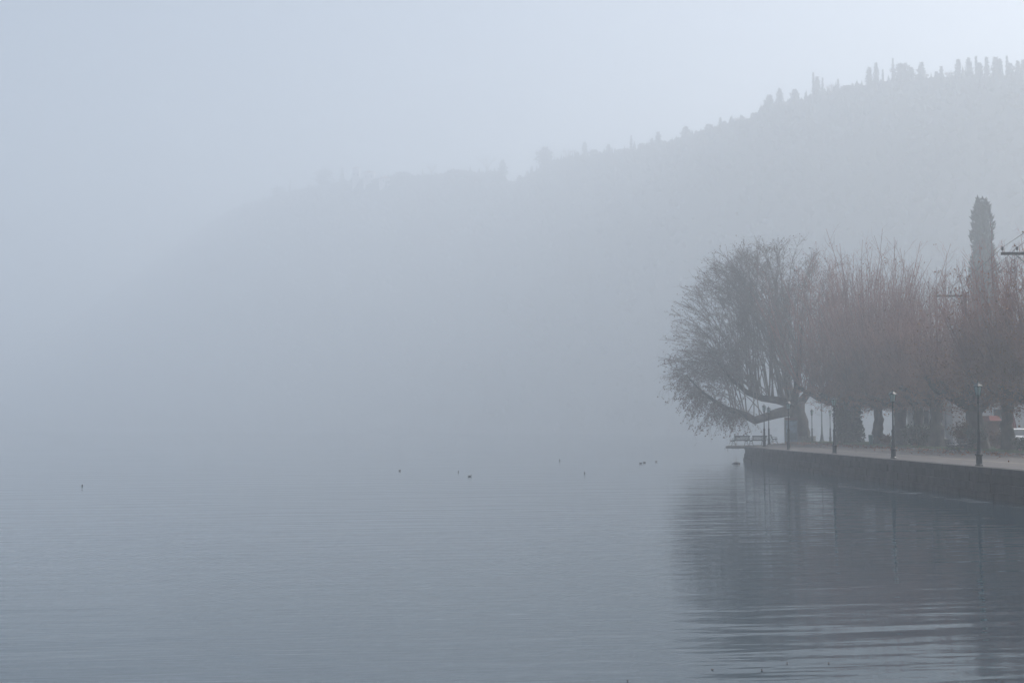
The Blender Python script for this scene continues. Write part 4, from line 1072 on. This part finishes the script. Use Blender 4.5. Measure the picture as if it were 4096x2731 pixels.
# ------------------------------------------------------------------ birds, rock, floating leaves
def water_bird(px, py, ang, label, neck=.14, size=.32, m=None):
    Y = EYE * F / (py - 1708); X = (px - 2048) / F * Y
    root = empty('water_bird', (X, Y, 0), R(ang)); tag(root, label, 'bird', 'water birds on the lake'); s_ = size = size * .6; neck *= .5
    V = [(-.55 * s_, 0, .12 * s_), (-.3 * s_, 0, .13 * s_), (0, 0, .14 * s_), (.3 * s_, 0, .16 * s_), (.42 * s_, 0, .3 * s_), (.44 * s_, 0, .3 * s_ + neck), (.5 * s_, 0, .36 * s_ + neck), (.66 * s_, 0, .33 * s_ + neck)]
    rad = [.03 * s_, .17 * s_, .24 * s_, .19 * s_, .08 * s_, .065 * s_, .085 * s_, .02 * s_]
    skin_body('body', V, [(i, i + 1) for i in range(7)], rad, m or M_FEATH, root, 1)
    MB().tube([(-.35 * s_, 0, .2 * s_), (-.62 * s_, 0, .26 * s_), (-.75 * s_, 0, .34 * s_)], [.08 * s_, .05 * s_, .01], 6).build('tail', m or M_FEATH, root)
    for q in (-1, 1):
        MB().tube([(.2 * s_, q * .17 * s_, .22 * s_), (-.1 * s_, q * .2 * s_, .25 * s_), (-.5 * s_, q * .06 * s_, .26 * s_)], [.06 * s_, .09 * s_, .015], 6).build('wing', m or M_FEATH, root)
    return root
water_bird(336, 1942, 95, 'lone water bird far out on the open water, away from the others', .05, .26)
water_bird(1601, 1881, 40, 'small water bird at the outer end of the loose flock', .05, .24)
water_bird(1834, 1886, 85, 'upright water bird with raised neck seen end-on beside the long-tailed one', .08, .26)
water_bird(1880, 1904, 0, 'dark long-tailed water bird in profile, neck raised', .10, .32)
water_bird(2238, 1841, 80, 'pale faint water bird furthest away in mid lake', .15, .36, M_FEATHL)
water_bird(2337, 1891, 95, 'dark water bird seen end-on in mid lake', .09, .28)
water_bird(2560, 1852, 180, 'first of two little birds swimming one behind the other', .02, .34)
water_bird(2575, 1849, 180, 'second of two little birds swimming one behind the other', .02, .34)
water_bird(2622, 1845, 200, 'small dark bird alone near the quay end, ahead of the swimming pair', .04, .3)
def gull():
    root = empty('perched_bird', (20.02, 121.62, GZ + .024 + .862), R(200)); tag(root, 'small bird perched on the bench back where two benches meet', 'bird')
    skin_body('body', [(-.1, 0, .06), (0, 0, .1), (.08, 0, .15), (.12, 0, .19), (.17, 0, .185)], [(0, 1), (1, 2), (2, 3), (3, 4)], [.025, .06, .045, .035, .008], M_FEATH, root, 1)
    MB().tube([(-.07, 0, .08), (-.2, 0, .03)], [.03, .012], 6).build('tail', M_FEATH, root)
    for q in (-1, 1): MB().tube([(.01, q * .015, .07), (.01, q * .02, 0)], [.006, .005], 5).build('leg', M_IRON, root)
gull()
def rock(px, py, w, h, d, label, seed):
    Y = EYE * F / (py - 1708); X = (px - 2048) / F * Y; rr = random.Random(seed); bm = bmesh.new(); bmesh.ops.create_icosphere(bm, subdivisions=3, radius=1)
    for v in bm.verts:
        k = 1 + .16 * math.sin(v.co.x * 5 + seed) * math.cos(v.co.y * 4) + rr.uniform(-.06, .06)
        t = max(0, -v.co.x); v.co = Vector((v.co.x * w * .5 * k * (1 + .5 * t * t), v.co.y * d * .5 * k * (1 - .6 * t), v.co.z * h * k * (1 - .55 * t)))
    me = bpy.data.meshes.new('rock'); bm.to_mesh(me); bm.free(); o = link_mesh('rock', me, M_ROCK, None, False); o.location = (X, Y, 0.0); tag(o, label, 'rock')
rock(2943, 1853, .55, .13, .5, 'low dark pointed rock in the water at the foot of the quay end', 4)
spots = [(2725, 2588), (2757, 2590), (2840, 2665), (2878, 2662), (2505, 2708), (2590, 2710), (3035, 2668), (3135, 2640), (3195, 2652), (3300, 2640), (3900, 2722), (3985, 2714), (3960, 2705), (2790, 2290), (2822, 2291), (780, 2413), (1148, 2320)]
words_ = ['floating leaf fleck, outer one of a close pair off the reflected tree edge', 'floating leaf fleck, inner one of a close pair off the reflected tree edge', 'floating fleck on pale water outside the dark ripples', 'fleck floating just beyond the one below the close pair',
  'outermost tiny fleck at the bottom edge of the picture', 'tiny fleck second from outermost at the very bottom', 'floating fleck at the start of the dark ripples', 'floating fleck in the middle of the wide dark ripples', 'second floating fleck among the wide dark ripples', 'last floating fleck along the wide dark ripples, nearest the corner',
  'leaf floating in the bottom corner under the twig reflections', 'leaf at the outer edge of the bottom corner twig reflections', 'small leaf just above the bottom corner pair', 'small fleck high up at the outer edge of the reflection', 'small fleck beside the high one at the reflection edge', 'lone fleck on the open water far from the quay', 'lone fleck in the middle of the open grey water']
for i, ((px, py), w) in enumerate(zip(spots, words_)):
    if i in (0, 1, 3, 5, 8, 13, 14, 15, 16): continue
    Y = EYE * F / (py - 1708); X = (px - 2048) / F * Y; rr = random.Random(i); mb = MB(); n = 9
    L = rr.uniform(.006, .011)
    for z, k in ((0.002, 1), (.008, .8)):
        for j in range(n): a = 2 * math.pi * j / n; q = L * k * (1 + .35 * math.cos(5 * a)) ; mb.v.append(Vector((q * math.cos(a) * 1.4, q * math.sin(a), z + .006 * math.cos(2 * a) + .004)))
    for j in range(n): mb.f.append((j, (j + 1) % n, n + (j + 1) % n, n + j))
    mb.f += [tuple(reversed(range(n))), tuple(range(n, 2 * n))]
    o = mb.build('floating_leaf', M_LEAF2); o.location = (X, Y, 0); o.rotation_euler = (0, 0, rr.uniform(0, 6)); tag(o, w, 'leaf', 'flecks floating on the lake')

# ------------------------------------------------------------------ the fog
hz = MB().box((0, 1080, 100), (3100, 2580, 206)).build('haze', None)
tag(hz, 'cool grey morning fog over the lake', 'haze', kind='stuff')
hm = bpy.data.materials.new('fog'); hm.use_nodes = True; nt = hm.node_tree
nt.nodes.remove(nt.nodes['Principled BSDF'])
pv = nt.nodes.new('ShaderNodeVolumePrincipled')
pv.inputs['Color'].default_value = (0.876, 0.940, 1.0, 1); pv.inputs['Density'].default_value = HAZE_DENSITY
pv.inputs['Anisotropy'].default_value = 0.39
for k_ in ('Density Attribute', 'Color Attribute', 'Temperature Attribute'): pv.inputs[k_].default_value = ''
nt.links.new(pv.outputs[0], nt.nodes['Material Output'].inputs['Volume'])
hz.data.materials.append(hm)
